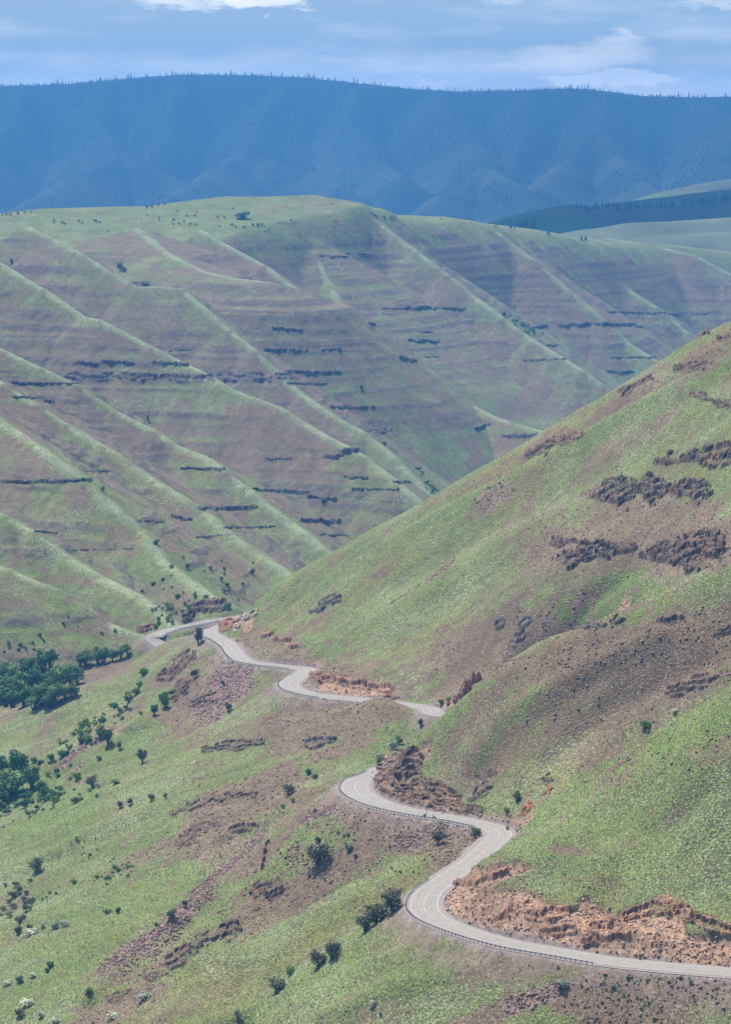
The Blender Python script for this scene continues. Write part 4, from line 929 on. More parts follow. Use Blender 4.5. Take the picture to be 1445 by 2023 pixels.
SOLO = [ # kind, x, y(foot), w, h, label
 ('twig',775,1803,46,44,'largest round twiggy shrub right beside the nearest guardrail bend'),('twig',745,1822,38,38,'twiggy shrub in the middle of the row below the nearest bend'),('twig',722,1840,36,36,'lowest twiggy shrub of the row below the nearest bend'),
 ('twig',655,1895,32,34,'right half of the twiggy thicket on the lower centre slope'),('twig',630,1908,34,30,'left half of the twiggy thicket on the lower centre slope'),('lush',573,1928,20,24,'bright green bush between the thicket and the lower dark shrub'),
 ('twig',548,1958,32,26,'dark twiggy shrub lowest in the centre draw'),('twig',628,1706,46,40,'big lone dark shrub on the bare slope below the middle bend'),('dark',628,1664,16,14,'small dark shrub just above the big lone shrub'),
 ('sage',690,1680,22,14,'low grey bush right of the big lone shrub'),('dark',702,1695,11,11,'small round green shrub on the bare slope right of the grey bush'),('dark',688,1652,9,8,'tiny dark shrub on the bare slope under the guardrail'),
 ('twig',868,1668,32,28,'twiggy shrub on the bare bank below the middle guardrail'),('twig',940,1658,20,24,'thin twiggy shrub inside the curled guardrail end'),('dark',1022,1582,22,26,'dark round shrub on the green slope above the red rocks'),('lush',1002,1606,14,14,'small green shrub at the road edge below the dark round shrub'),
 ('bloom',752,1502,26,18,'pale blossoming bush above the road behind the rocky cut'),('bloom',775,1482,26,20,'second pale blossoming bush, higher behind the rocky cut'),('dark',790,1470,18,18,'dark shrub above the pale bushes behind the rocky cut'),('dark',831,1434,13,18,'dark pointed shrub at the right foot of the knoll'),
 ('twig',392,1272,20,32,'tall dark shrub at the outer edge of the top bend'),('twig',385,1340,14,18,'dark shrub on the crag below the top bend'),('dark',441,1354,11,11,'small round dark shrub on the purple scree'),('twig',452,1404,13,15,'twiggy shrub at the foot of the purple scree'),
 ('lush',325,1398,30,36,'bright green bush cluster below the brown crag'),('dark',305,1412,22,26,'green bush left below the bright cluster'),('lush',282,1336,22,18,'leafy bush on the low grassy bench'),('lush',275,1356,18,12,'low bush in front of the grassy bench'),
 ('dark',255,1388,28,24,'leafy shrub above the purple scree stripe'),('dark',268,1372,22,18,'leafy shrub higher above the purple scree stripe'),('dark',213,1470,30,40,'tall dark green tree-like shrub on the left slope'),('dark',198,1458,22,22,'dark shrub left behind the tall shrub'),
 ('twig',281,1508,18,26,'lone dark upright shrub on the left centre slope'),('twig',236,1480,9,14,'slender dark shrub between the tall and the lone shrubs'),('twig',256,1590,12,13,'small dark shrub, middle of three on the grassy rib'),('twig',238,1596,12,13,'small dark shrub, left of three on the grassy rib'),
 ('twig',299,1584,14,16,'dark shrub at the right of three on the grassy rib'),('twig',326,1578,8,10,'smallest shrub at the right end of the grassy rib'),('twig',182,1556,20,22,'round dark shrub on the lower left slope'),('bloom',194,1557,14,14,'pale bush touching the round dark shrub on the left slope'),
 ('dark',228,1550,24,12,'low spreading dark shrub on the left slope'),('twig',570,1570,22,22,'round brown shrub below the middle green ridge'),('twig',70,1724,24,26,'lone dark shrub on the open grass at far left'),('dark',338,1815,24,24,'green shrub on the pink scree stripe'),
 ('twig',366,1792,10,14,'thin brown shrub on the scree stripe above the green one'),('dark',308,1830,12,10,'small green shrub at the left edge of the scree stripe'),('dark',212,1806,22,14,'dark green shrub left of the small rock'),('dark',232,1806,14,16,'dark shrub right beside the small rock'),
 ('bloom',128,1833,28,22,'large blossoming bush in the lower left meadow'),('bloom',108,1836,20,18,'left companion of the large blossoming bush'),('bloom',84,1832,12,14,'small white blossoming bush left of the large one'),('bloom',58,1850,34,16,'long white flowering bush below the small white one'),
 ('twig',38,1826,20,18,'dark shrub at far left above the long flowering bush'),('twig',34,1846,16,16,'dark shrub below its neighbour at far left'),('dark',58,1836,18,14,'dark shrub between the two white bushes at left'),('dark',98,1912,20,16,'dark green shrub in the bottom left meadow'),
 ('bloom',64,1930,20,12,'white flowering bush in the bottom left meadow'),('dark',38,1940,22,16,'dark shrub left of the white bush near the bottom'),('dark',92,1920,12,10,'small dark shrub under the green one near the bottom'),('bloom',12,1948,22,12,'white bush at the left edge near the bottom'),
 ('bloom',52,1988,40,18,'cream flowering bush in the bottom left corner'),('bloom',80,2010,22,16,'white flowering bush right below the cream bush'),('twig',38,2008,20,16,'dark shrub below the cream bush in the corner'),('bloom',108,2022,30,14,'white blossom shrub cut by the bottom edge'),
 ('dark',175,1962,22,14,'dark green shrub at the end of the low outcrop'),('bloom',285,1975,38,16,'long pale flowering shrub below the low outcrop'),('bloom',225,2012,34,14,'pale flowering shrub near the bottom left of centre'),('sage',470,2012,16,20,'grey green bush near the bottom centre'),
 ('bloom',736,1990,18,18,'white blossoming bush on the bottom centre slope'),('sage',752,2006,10,8,'tiny grey bush right of the white bottom bush'),('sage',1113,1950,34,16,'pale sage bush below the nearest guardrail'),('sage',1212,1952,16,10,'round grey sage below the road past the guardrail end'),
 ('weed',1103,1912,10,8,'yellow flowering weed below the nearest guardrail'),('weed',1265,1896,9,13,'yellow green weed at the foot of the cut bank'),('weed',1194,1944,8,8,'yellow weed left of the round grey sage'),('lush',1241,1936,9,9,'small green bush below the road right of the guardrail end'),
 ('dark',1042,1428-1,6,6,'tiny dark shrub on the brown slope') ,('lush',1278,1437,28,14,'leafy green shrub at the gully above the front ridge'),('bloom',1334,1408,16,10,'pale bush above the front ridge near the right edge'),('dark',1240,1010,8,6,'tiny dark shrub beneath the large outcrop'),
 ('dark',872,1392,14,14,'dark shrub where the road vanishes behind the second spur'),('lush',886,1386,14,12,'green shrub beside the dark one behind the second spur'),('lush',1004,1640,10,8,'green weeds at the road edge by the front ridge'),
 ('lush',610,1530,14,14,'green bush in the hollow left of the middle bend'),('dark',622,1540,16,14,'dark bush in the hollow left of the middle bend'),('lush',560,1605-8,14,10,'bright bush in the narrow green draw'),('lush',578,1600-16,12,10,'small bright bush higher in the green draw'),
 ('dark',500,1765-100,9,8,'little dark shrub on the spur left of the bare slope'),('dark',530,1665,8,9,'little dark bush at the head of the reddish wall'),('dark',495,1768,12,10,'small dark bush left of the crumbling crag'),
 ('dark',237,541-6,16,20,'dark round tree on the upper far meadow'),('dark',244,536,14,12,'smaller tree touching the round one on the far meadow'),('dark',284,566,22,12,'dark shrub clump at the far meadow edge'),('dark',478,432,34,16,'largest dark thicket near the far hilltop'),('dark',22,518,10,9,'dark shrub on the upper left far slope'),
 ('dark',292,832,8,14,'small upright tree in the mid distance ravine'),('dark',714,768,9,9,'small dark bush on the face behind the pale crest'),('dark',202,972,10,14,'dark bush below the small left cliff'),('dark',308,1075,16,12,'dark bush in the lower far draw'),('dark',438,1150-2,10,12,'dark bush by the foot of a far spur'),
 ('lush',640,1000-10,16,8,'green bush near the rounded outcrop'),
]
for r_ in SOLO: plant(*r_[:5], r_[5])
GT = 'broadleaf trees along the creek'
TREES = [(20,1352,50,56),(52,1342,48,52),(85,1330,46,58),(100,1322,40,48),(30,1385,56,58),(70,1372,56,62),(112,1366,52,60),(138,1360,46,58),(152,1352,30,44),(10,1400,52,56),(45,1398,46,48),(84,1392,52,62),(108,1390,44,52),(128,1384,36,40),(8,1372,46,50),(-12,1390,50,60),
 (170,1316,34,36),(192,1312,32,38),(206,1312,30,40),(222,1308,26,30),(238,1304,24,28),(252,1296,22,28),(160,1318,26,28),
 (14,1556,62,76),(38,1538,54,72),(62,1560,46,56),(24,1572,70,66),(-10,1560,60,80),(78,1566,30,28)]
tl = ['in the creekside grove', 'at the right end of the creekside grove beside the bench', 'in the thick clump at the left edge']
TREES += [(64,1352,40,44),(40,1362,44,46),(118,1348,34,40),(24,1400,44,44),(66,1404,40,40),(96,1402,38,40),(140,1378,30,34),(0,1350,44,48),(150,1376,22,24),(52,1586,30,26),(90,1576,24,22),(8,1588,40,36)]
for i, (x_, y_, w_, h_) in enumerate(TREES):
    c_ = 0 if i < 16 or 29 <= i < 38 else (1 if i < 23 else 2)
    ends = {0: 'back left tree of the creekside grove', 3: 'rearmost tree of the creekside grove', 8: 'rightmost tree of the big creekside grove', 11: 'tallest front tree of the creekside grove', 9: 'front left tree of the creekside grove', 21: 'last small tree at the right end of the tree line behind the bench',
            22: 'first tree of the tree line behind the grassy bench', 23: 'tallest dark tree of the clump at the left edge', 28: 'lowest small tree right of the clump at the left edge', 25: 'right hand tree of the clump at the left edge'}
    plant('tree', x_, y_ - 2, w_, h_, ends.get(i, 'dark green broadleaf tree ' + tl[c_]), None if i in ends else GT + ' ' + tl[c_], 1300, 2060)
# scattered small shrubs, grouped by the ground they stand on
def scatter(kind, n, box, wr, label, group, dmin, dmax, seed, fn=None, solo=True):
    r = random.Random(seed); k = 0; tries = 0
    while k < n and tries < n * 20:
        tries += 1
        if k and r.random() < .6: x_ = px_ + r.gauss(0, 2.2 * wr[1]); y_ = py_ + r.gauss(0, 1.1 * wr[1])
        else: x_ = r.uniform(box[0], box[2]); y_ = r.uniform(box[1], box[3])
        if not (box[0] <= x_ <= box[2] and box[1] <= y_ <= box[3]): continue
        if fn and not fn(x_, y_): continue
        P = hit(x_, y_, dmin, dmax)
        if not (dmin < P.y < dmax): continue
        w_ = wr[0] + (wr[1] * 1.25 - wr[0]) * r.random() ** 2.2; plant(kind, x_, y_, w_, w_ * r.uniform(.55, .9), label, group, dmin, dmax, solo); k += 1; px_, py_ = x_, y_
ytop = lambda x_: np.interp(x_, [0, 80, 290, 360, 440, 620, 730, 880, 1050, 1260], [422, 412, 407, 398, 388, 385, 418, 428, 452, 478])
for (x_, y_, w_) in [(4,424,5),(12,422,6),(20,422,7),(35,420,8),(48,418,6),(60,417,5),(106,434,6),(107,438,5),(122,438,8),(127,440,6),(155,435,6),(162,438,5),(186,434,7),(190,436,8),(197,437,6),(213,455,5),(278,430,4),(291,424,5),(290,408,7),(300,406,8),(312,404,6),(325,402,5),
     (315,427,5),(314,432,5),(343,433,8),(342,441,5),(353,440,6),(350,415,5),(369,425,6),(385,424,6),(389,418,5),(363,435,6),(375,441,6),(386,442,6),(430,426,6),(444,428,6),(434,445,5),(458,443,8),(466,447,7),(482,448,7),(500,443,8),(510,444,9),(517,442,8),(532,453,5),(525,455,5),(461,410,5),(575,433,5),(657,400,4),
     (735,421,8),(742,425,9),(760,428,7),(772,430,7),(778,432,5),(798,442,4),(871,430,5),(930,438,4),(980,446,7),(1010,449,9),(1018,450,6),(1084,460,9)]:
    plant('dark', x_, y_ + 3, w_, w_ * .75, 'small dark round shrub dotted on the grassy far hilltop', 'shrubs dotted on the far hilltop', 3500, 5400, True)
scatter('dark', 34, (0, 1195, 260, 1300), (4, 9), 'small dark shrub on the slope above the creek trees', 'small shrubs above the creek trees', 1850, 2150, 1, lambda x, y: y > 1190 + x * .2)
scatter('dark', 34, (270, 1090, 560, 1215), (5, 12), 'small shrub on the lower far slope above the road', 'small shrubs on the lower far slopes', 1960, 2700, 2, lambda x, y: y > 1080 + abs(x - 420) * .3)
scatter('lush', 26, (330, 1120, 460, 1215), (6, 13), 'green bush in the draw above the lowest road', 'green bushes in the draw', 1960, 2600, 3)
scatter('lush', 22, (300, 1195, 350, 1240), (7, 13), 'bush on the slope just behind the lowest road', 'bushes behind the lowest road', 1930, 2200, 13)
scatter('dark', 34, (110, 1400, 300, 1530), (6, 15), 'shrub along the purple scree stripe on the left slope', 'shrubs along the left scree stripe', 1200, 1900, 4, lambda x, y: abs(y - (1560 - .62 * x)) < 26)
scatter('lush', 30, (110, 1400, 290, 1540), (8, 18), 'green bush beside the scree stripe on the left slope', 'green bushes by the left scree stripe', 1200, 1900, 14, lambda x, y: abs(y - (1552 - .62 * x)) < 20)
scatter('dark', 34, (0, 1560, 160, 1640), (7, 20), 'dense shrub below the left tree clump', 'shrubs below the left tree clump', 1100, 1900, 5, lambda x, y: y < 1640 - .35 * x)
scatter('lush', 34, (60, 1500, 200, 1600), (8, 18), 'green bush right of the left tree clump', 'green bushes right of the left tree clump', 1100, 1900, 15)
scatter('twig', 18, (0, 1740, 60, 1830), (8, 18), 'shrub near the left edge of the lower meadow', 'shrubs at the left edge of the lower meadow', 1000, 1700, 6)
scatter('lush', 18, (180, 1690, 280, 1775), (6, 14), 'low bush in the hollow of the lower left meadow', 'low bushes in the lower left hollow', 1000, 1700, 7, lambda x, y: abs(y - (1830 - .45 * x)) < 16)
scatter('lush', 18, (60, 1680, 230, 1790), (6, 15), 'low green bush lining the hollow in the lower left', 'low bushes lining the hollow', 1000, 1700, 27, lambda x, y: abs(y - (1810 - .38 * x)) < 9)
scatter('lush', 10, (150, 1640, 260, 1700), (5, 9), 'tiny bush on the open lower left grass', 'tiny bushes on the lower left grass', 1000, 1700, 8)
scatter('dark', 34, (560, 1600, 860, 1740), (3.5, 8), 'tiny green shrub on the bare slope below the middle bend', 'tiny shrubs on the bare middle slope', 1050, 1230, 9)
scatter('weed', 26, (600, 1600, 860, 1700), (3, 7), 'yellowish weed on the bare slope below the middle bend', 'yellow weeds on the bare middle slope', 1050, 1230, 10)
scatter('lush', 60, (1150, 1930, 1445, 2023), (3, 7), 'tiny green weed on the bare bank below the road', 'tiny weeds on the bare bank below the road', 860, 940, 11)
scatter('weed', 24, (1050, 1925, 1445, 2020), (3, 7), 'tiny yellow weed on the bare bank below the road', 'tiny yellow weeds below the road', 860, 940, 12)
scatter('dark', 30, (900, 1730, 1230, 1880), (2.5, 5), 'tiny dark weed clinging to the orange cut bank', 'tiny weeds on the orange cut bank', 900, 990, 16)
scatter('dark', 18, (810, 900, 870, 990), (6, 12), 'bush in the hidden creek notch of the far canyon', 'bushes in the far creek notch', 2600, 3600, 17, lambda x, y: abs(y - (900 + (x - 805) * 1.4)) < 18)
scatter('lush', 16, (985, 615, 1060, 665), (5, 11), 'green bush in the draw right of the central face', 'bushes in the draw right of the central face', 3900, 4600, 18, lambda x, y: abs(y - (618 + (x - 990) * .72)) < 8)
scatter('dark', 14, (440, 1980, 640, 1990), (3, 6), 'tiny shrub on the bottom centre slope', 'tiny shrubs on the bottom centre slope', 900, 1200, 19)
for (x_, y_, w_, h_, l_) in [(1150,473,8,11,'left conifer of the pair on the far hill skyline'),(1158,473,9,12,'right conifer of the pair on the far hill skyline')]:
    plant('conifer', x_, y_ + 2, w_, h_, l_, None, 4500, 5600)
print('plants', len(C.objects), time.time() - T0)

# ------------------------------------------------------------------ grass clumps over the near hillside (one mass nobody could count)
NTU = 360000
r1 = np.random.default_rng(5)
ri = r1.integers(np.searchsorted(RR, 870), np.searchsorted(RR, 1750), NTU * 3); ci = r1.integers(12, NT - 12, NTU * 3)
u = r1.random(NTU * 3).astype(f32); v = r1.random(NTU * 3).astype(f32)
acc = (ATT[ri, ci, 0] > r1.random(NTU * 3)) & (ISN[ri, ci]) & (RDIST[ri, ci] > RW[ri, ci] + 3)
# only where the slope can be seen from the lookout
zr = Z / R2; mxr = np.maximum.accumulate(zr, 0); vis = (zr >= mxr - .0015)
acc &= vis[ri, ci]
ri, ci, u, v = ri[acc][:NTU], ci[acc][:NTU], u[acc][:NTU], v[acc][:NTU]
def bl(A):
    return ((A[ri, ci] * (1 - u) + A[ri, ci + 1] * u) * (1 - v) + (A[ri + 1, ci] * (1 - u) + A[ri + 1, ci + 1] * u) * v)
tx, ty, tz = bl(X), bl(Y), bl(Z) + ZC
n = len(tx); hgt_ = r1.uniform(.25, .62, n); rad = r1.uniform(.15, .34, n); a0 = r1.uniform(0, 6.28, n)
lean = r1.normal(0, .12, (n, 2))
V = np.zeros((n, 4, 3), f32)
for k in range(3):
    V[:, k, 0] = tx + rad * np.cos(a0 + k * 2.094); V[:, k, 1] = ty + rad * np.sin(a0 + k * 2.094); V[:, k, 2] = tz - .15
V[:, 3, 0] = tx + lean[:, 0]; V[:, 3, 1] = ty + lean[:, 1]; V[:, 3, 2] = tz + hgt_
i4 = np.arange(n)[:, None] * 4
F = np.concatenate([i4 + np.array([0, 1, 3]), i4 + np.array([1, 2, 3]), i4 + np.array([2, 0, 3])], 0)
tb = COL[ri, ci, :3]; pl = PALE[ri, ci]
strw = (r1.random(n) < (.15 + .45 * pl)).astype(f32)[:, None]
dk_ = (r1.random(n) < .07 * sstep(-.3, .3, perlin(tx / 25, ty / 12, 107))) ; V[dk_, 3, 2] += .45
tc_ = tb * r1.uniform(.55, 1.4, n)[:, None] * (1 - strw) + strw * np.array((.29, .32, .19), f32) * r1.uniform(.7, 1.15, n)[:, None]
tc_[dk_] = np.array((.055, .072, .035)) * r1.uniform(.7, 1.3, (int(dk_.sum()), 1))
m_tu = mat('bunchgrass'); an = N(m_tu.node_tree, 'ShaderNodeAttribute', attribute_name='Col'); m_tu.node_tree.links.new(an.outputs['Color'], m_tu.node_tree.nodes['Principled BSDF'].inputs['Base Color'])
go = mesh_from('bunchgrass', V.reshape(-1, 3), F, m_tu)
set_col(go, 'Col', np.repeat(np.concatenate([np.clip(tc_, .02, 1), np.ones((n, 1))], 1), 4, 0))
go['kind'] = 'stuff'; go['label'] = 'clumps of pale green bunchgrass covering the near hillside'; go['category'] = 'grass'
print('tufts', n, time.time() - T0)

# loose angular stones on screes, cut banks and bare slopes (uncountable)
NS = 26000; wgt_ = np.clip(np.maximum(SCREE * .8, CUTM * .13) + .10 * BARE * (Y < 1700), 0, 1) * (Y < 2060) * ISN * vis * (RDIST > RW + 2)
ri = r1.integers(np.searchsorted(RR, 870), np.searchsorted(RR, 2050), NS * 60); ci = r1.integers(12, NT - 12, NS * 60)
ok = wgt_[ri, ci] > r1.random(NS * 60); ri, ci = ri[ok][:NS], ci[ok][:NS]; n = len(ri); u = r1.random(n).astype(f32); v = r1.random(n).astype(f32)
tx, ty, tz = bl(X), bl(Y), bl(Z) + ZC
sz = .16 + .55 * r1.random(n) ** 3; V = np.zeros((n, 6, 3), f32); dirs = np.array([(1, 0, 0), (-1, 0, 0), (0, 1, 0), (0, -1, 0), (0, 0, 1), (0, 0, -1)], f32)
for k in range(6):
    q = dirs[k] * r1.uniform(.6, 1.5, (n, 1)) + r1.normal(0, .25, (n, 3)); V[:, k] = np.stack([tx, ty, tz + .1], 1) + q * sz[:, None]
i6 = np.arange(n)[:, None] * 6; F = np.concatenate([i6 + np.array(q) for q in ((0, 2, 4), (2, 1, 4), (1, 3, 4), (3, 0, 4), (2, 0, 5), (1, 2, 5), (3, 1, 5), (0, 3, 5))], 0)
sc_ = np.clip(COL[ri, ci, :3] * r1.uniform(.45, 1.5, n)[:, None] + r1.uniform(-.01, .05, n)[:, None], .02, 1)
so = mesh_from('loose_stones', V.reshape(-1, 3), F, m_tu); set_col(so, 'Col', np.repeat(np.concatenate([sc_, np.ones((n, 1))], 1), 6, 0))
so['kind'] = 'stuff'; so['label'] = 'loose reddish stones strewn over the screes and road cuts'; so['category'] = 'stones'
# ------------------------------------------------------------------ mountains behind
FR = np.concatenate([np.arange(5480, 9500, 26), np.arange(9500, 13400, 30), np.arange(13400, 15500, 150)]).astype(float)
FT = np.radians(np.concatenate([[-40, -25, -16, -12], np.linspace(-9.8, 9.8, 560), [12, 16, 25, 40]]))
R3, T3 = np.meshgrid(FR, FT, indexing='ij'); X3 = (R3 * np.sin(T3)).astype(f32); Y3 = (R3 * np.cos(T3)).astype(f32)
CREST = [(-1500,200,13000),(-300,178,12900),(0,170,12800),(130,166,12800),(230,157,12800),(300,151,12800),(360,147,12850),(480,148,12900),(600,153,12950),(720,166,13000),(800,175,13000),(900,181,13000),(1040,178,13000),(1100,175,13000),(1160,176,13000),(1280,190,13000),(1380,192,13000),(1500,190,13000),(3000,220,13000)]
MS = [[(560,160,12900),(520,230,12200),(490,297,11500),(400,352,10900),(310,402,10400)],[(490,297,11500),(560,322,11300),(640,352,11000),(740,412,10500)],[(200,175,12700),(190,245,12200),(230,305,11500),(150,352,11000),(60,395,10500)],[(230,305,11500),(330,345,11200),(420,400,10700)],
      [(860,180,12900),(900,245,12000),(960,330,11200),(1000,355,10800),(1080,402,10300)],[(960,330,11200),(900,370,10800),(840,410,10400)],[(1200,182,12900),(1180,255,12000),(1250,330,11200),(1300,385,10500)],[(1180,255,12000),(1120,320,11300),(1060,370,10700)],[(1400,195,12900),(1460,250,11900),(1420,330,11000)],
      [(700,170,12900),(690,240,12300),(740,310,11600),(800,370,10900)],[(40,175,12700),(20,240,12200),(-60,320,11500)],[(360,150,12800),(340,220,12300),(330,280,11900)],[(1040,178,12900),(1040,240,12300),(1020,300,11700)]]
NH = [([(930,452,6350),(1040,434,6450),(1085,415,6500),(1130,405,6550),(1200,408,6550),(1290,414,6550),(1445,396,6650),(1800,380,6700)],.33,6000),([(1180,452,6050),(1260,440,6100),(1350,436,6100),(1445,430,6150),(1800,420,6200)],.3,0),([(1240,474,5900),(1330,464,5900),(1445,458,5950),(1700,455,5950)],.3,0),
      ([(1100,425,8000),(1280,393,8300),(1340,374,8500),(1400,362,8600),(1445,354,8700),(1700,330,8800)],.4,0),([(1230,400,7800),(1380,382,7900),(1445,374,8000),(1700,350,8100)],.3,0)]
zz = np.full(X3.shape, -430, f32) + 0 * X3
wx3 = 60 * fbm(X3, Y3, 700, 4, 81); wy3 = 60 * fbm(X3, Y3, 700, 4, 82)
z, d, ss = roof(X3 + wx3 * .4, Y3 + wy3 * .3, CREST, lambda q: np.where(q < 0, 0, .62 * np.maximum(np.sqrt(q * q + 3600) - 60, 0))); d3 = d
behind = (Y3 > 13050); z = np.where(behind, np.minimum(z, -20 - .1 * (Y3 - 13050)), z); zz = np.maximum(zz, z)
for i, p_ in enumerate(MS):
    z, d, ss = roof(X3 + wx3, Y3 + wy3, p_, lambda q: .68 * (np.sqrt(q * q + 900) - 30))
    g3 = 1 - np.abs(fbm(ss / 240 + i * 9, d / 900.0, 1.0, 4, 83)) * 3
    zz = np.maximum(zz, z - 30 * sstep(30, 320, d) * g3 * .8)
near3 = np.zeros(X3.shape, bool)
for p_, s_, _q in NH:
    z, d, ss = roof(X3, Y3, p_, lambda q: s_ * (np.sqrt(q * q + 3600) - 60)); z = z + 7 * fbm(X3, Y3, 260, 4, 85) * sstep(10, 150, d)
    near3 |= z > zz; zz = np.maximum(zz, z)
zz = zz + 9 * fbm(X3, Y3, 190, 5, 84) * sstep(0, 250, d3) * (~near3)
PX3, PY3 = proj(X3, Y3, zz)
fw = fbm(X3, Y3, 420, 5, 86); hi_ = sstep(-330, -60, zz)
FOR = np.clip(sstep(-.25, .12, fw + .55 * hi_ - .12), 0, 1) * (~near3)
FOR = FOR * sstep(-.75, -.1, fbm(X3, Y3, 60, 4, 87) + .35)
c3 = np.array((.052, .06, .034), f32) * (1 + .5 * fw[..., None]) * (1 - FOR[..., None]) + np.array((.026, .04, .024), f32) * FOR[..., None]  # open ground darkened in the colour to imitate shade from clouds
nh = np.where(near3[..., None], np.array((.105, .115, .06), f32) * (1 + .6 * fbm(X3, Y3, 160, 4, 88)[..., None]) + np.array((-.03, .03, -.02), f32) * sstep(.0, .4, fbm(X3, Y3, 300, 3, 89))[..., None], c3)
mh = mat('mountain_cover'); an = N(mh.node_tree, 'ShaderNodeAttribute', attribute_name='Col'); mh.node_tree.links.new(an.outputs['Color'], mh.node_tree.nodes['Principled BSDF'].inputs['Base Color']); mh.node_tree.nodes['Principled BSDF'].inputs['Specular IOR Level'].default_value = .03
mo = mesh_from('far_hills', np.stack([X3, Y3, zz + ZC], -1).reshape(-1, 3), grid_faces(*X3.shape), mh, smooth=True); mo['kind'] = 'structure'
set_col(mo, 'Col', np.concatenate([np.clip(nh, .01, 1), np.ones(X3.shape + (1,))], -1).reshape(-1, 4))
ZR3 = zz / R3
def hit3(px, py, dmin, dmax):
    x, y, z = ray(px, py); th = math.atan2(x, y); e = z / math.hypot(x, y); j = int(np.clip(np.searchsorted(FT, th) - 1, 0, len(FT) - 2)); a = (th - FT[j]) / (FT[j + 1] - FT[j])
    c = ZR3[:, j] * (1 - a) + ZR3[:, j + 1] * a; s_ = (FR > dmin) & (FR < dmax); idx = np.where(s_)[0]
    ok = idx[:-1][(c[idx[:-1]] < e) & (c[idx[1:]] >= e)]
    k = ok[0] if len(ok) else idx[int(np.argmax(c[idx]))]
    rad = FR[k]; return Vector((rad * math.sin(th), rad * math.cos(th), c[k] * rad + ZC))
rs = random.Random(3); xq = -25
while xq < 1470:
    xq += rs.uniform(3.2, 8.5) if rs.random() < .8 else rs.uniform(6, 16)
    P = hit3(xq, 120, 12000, 13100); s_ = P.y / FPX; h_ = rs.choice([4, 5, 6, 6, 7, 8, 11]) * rs.uniform(.8, 1.1)
    plant_at('conifer', P, h_ * .5 * s_, h_ * s_, 'conifer standing on the skyline of the blue far mountain', 'conifers along the far mountain skyline', .05, True)
for i in range(95):
    t_ = rs.random(); x_ = 1135 + 320 * t_ ** .8; y_ = np.interp(x_, [1135, 1250, 1445], [412, 410, 392]) + rs.uniform(-4, 4)
    P = hit3(x_, y_, 6300, 7600); s_ = P.y / FPX
    plant_at('conifer', P, 6 * s_, rs.uniform(10, 15) * s_, 'conifer in the dark belt of trees on the far right hills', 'conifers in the belt on the far right hills', .05, True)
for i in range(16):
    x_ = 1008 + rs.uniform(0, 52); P = hit3(x_, 449 - (x_ - 1008) * .12 + rs.uniform(-3, 2), 5800, 6900); s_ = P.y / FPX
    plant_at('conifer', P, 7 * s_, rs.uniform(9, 15) * s_, 'conifer on the pale hill just above the near hill skyline', 'conifers on the pale hill behind the skyline', .05, True)
# closed forest on the mountain: one mass
NC = 14000; ri = r1.integers(np.searchsorted(FR, 10000), np.searchsorted(FR, 13100), NC * 4); ci = r1.integers(5, len(FT) - 6, NC * 4)
ok = (FOR[ri, ci] > r1.random(NC * 4)); ri, ci = ri[ok][:NC], ci[ok][:NC]; n = len(ri)
x_ = X3[ri, ci] + r1.uniform(-14, 14, n); y_ = Y3[ri, ci] + r1.uniform(-12, 12, n); z_ = zz[ri, ci] + ZC - 4; h_ = r1.uniform(9, 17, n); rd_ = h_ * .24
V = np.zeros((n, 5, 3), f32)
for k in range(4): V[:, k, 0] = x_ + rd_ * math.cos(k * 1.5708); V[:, k, 1] = y_ + rd_ * math.sin(k * 1.5708); V[:, k, 2] = z_
V[:, 4, 0] = x_; V[:, 4, 1] = y_; V[:, 4, 2] = z_ + h_
i5 = np.arange(n)[:, None] * 5; F = np.concatenate([i5 + np.array(q) for q in ((0, 1, 4), (1, 2, 4), (2, 3, 4), (3, 0, 4))], 0)
fo = mesh_from('forest', V.reshape(-1, 3), F, mat('forest_needles', (.022, .036, .02))); fo['kind'] = 'stuff'; fo['label'] = 'dark conifer forest covering the shaded far mountain'; fo['category'] = 'forest'
print('mountain', time.time() - T0)

# ------------------------------------------------------------------ unseen cumulus bank, added above the view to shade the hills
m_cl = mat('cloud_white', (.85, .86, .88), 1.0); bm = bmesh.new(); rc_ = random.Random(4)
for i in range(26):
    from mathutils import Matrix
    bmesh.ops.create_icosphere(bm, subdivisions=2, radius=1, matrix=Matrix.Translation((rc_.uniform(-200, 1500), rc_.uniform(7200, 8900), ZC + 1500 + rc_.uniform(-40, 60))) @ Matrix.Diagonal((rc_.uniform(250, 480), rc_.uniform(200, 380), rc_.uniform(60, 140), 1)))
cl_ = bm_obj('shade_cloud', bm, m_cl, None, True); cl_['kind'] = 'structure'
# ------------------------------------------------------------------ air
HZ = bpy.data.materials.new('blue_air'); HZ.use_nodes = True; hn = HZ.node_tree; hn.nodes.remove(hn.nodes['Principled BSDF'])
pv = hn.nodes.new('ShaderNodeVolumePrincipled'); pv.inputs['Color'].default_value = (.11, .45, 1, 1); pv.inputs['Density'].default_value = 6.2e-5; pv.inputs['Anisotropy'].default_value = 0
hn.links.new(pv.outputs[0], hn.nodes['Material Output'].inputs['Volume'])
bm = bmesh.new(); add_box(bm, (0, 7600, 0), (24000, 17200, 1)); ho = bm_obj('haze', bm, HZ)
topz = ZC + 150; botz = ZC - 475
ho.scale = (1, 1, topz - botz); ho.location = (0, 0, (topz + botz) / 2); ho['kind'] = 'stuff'



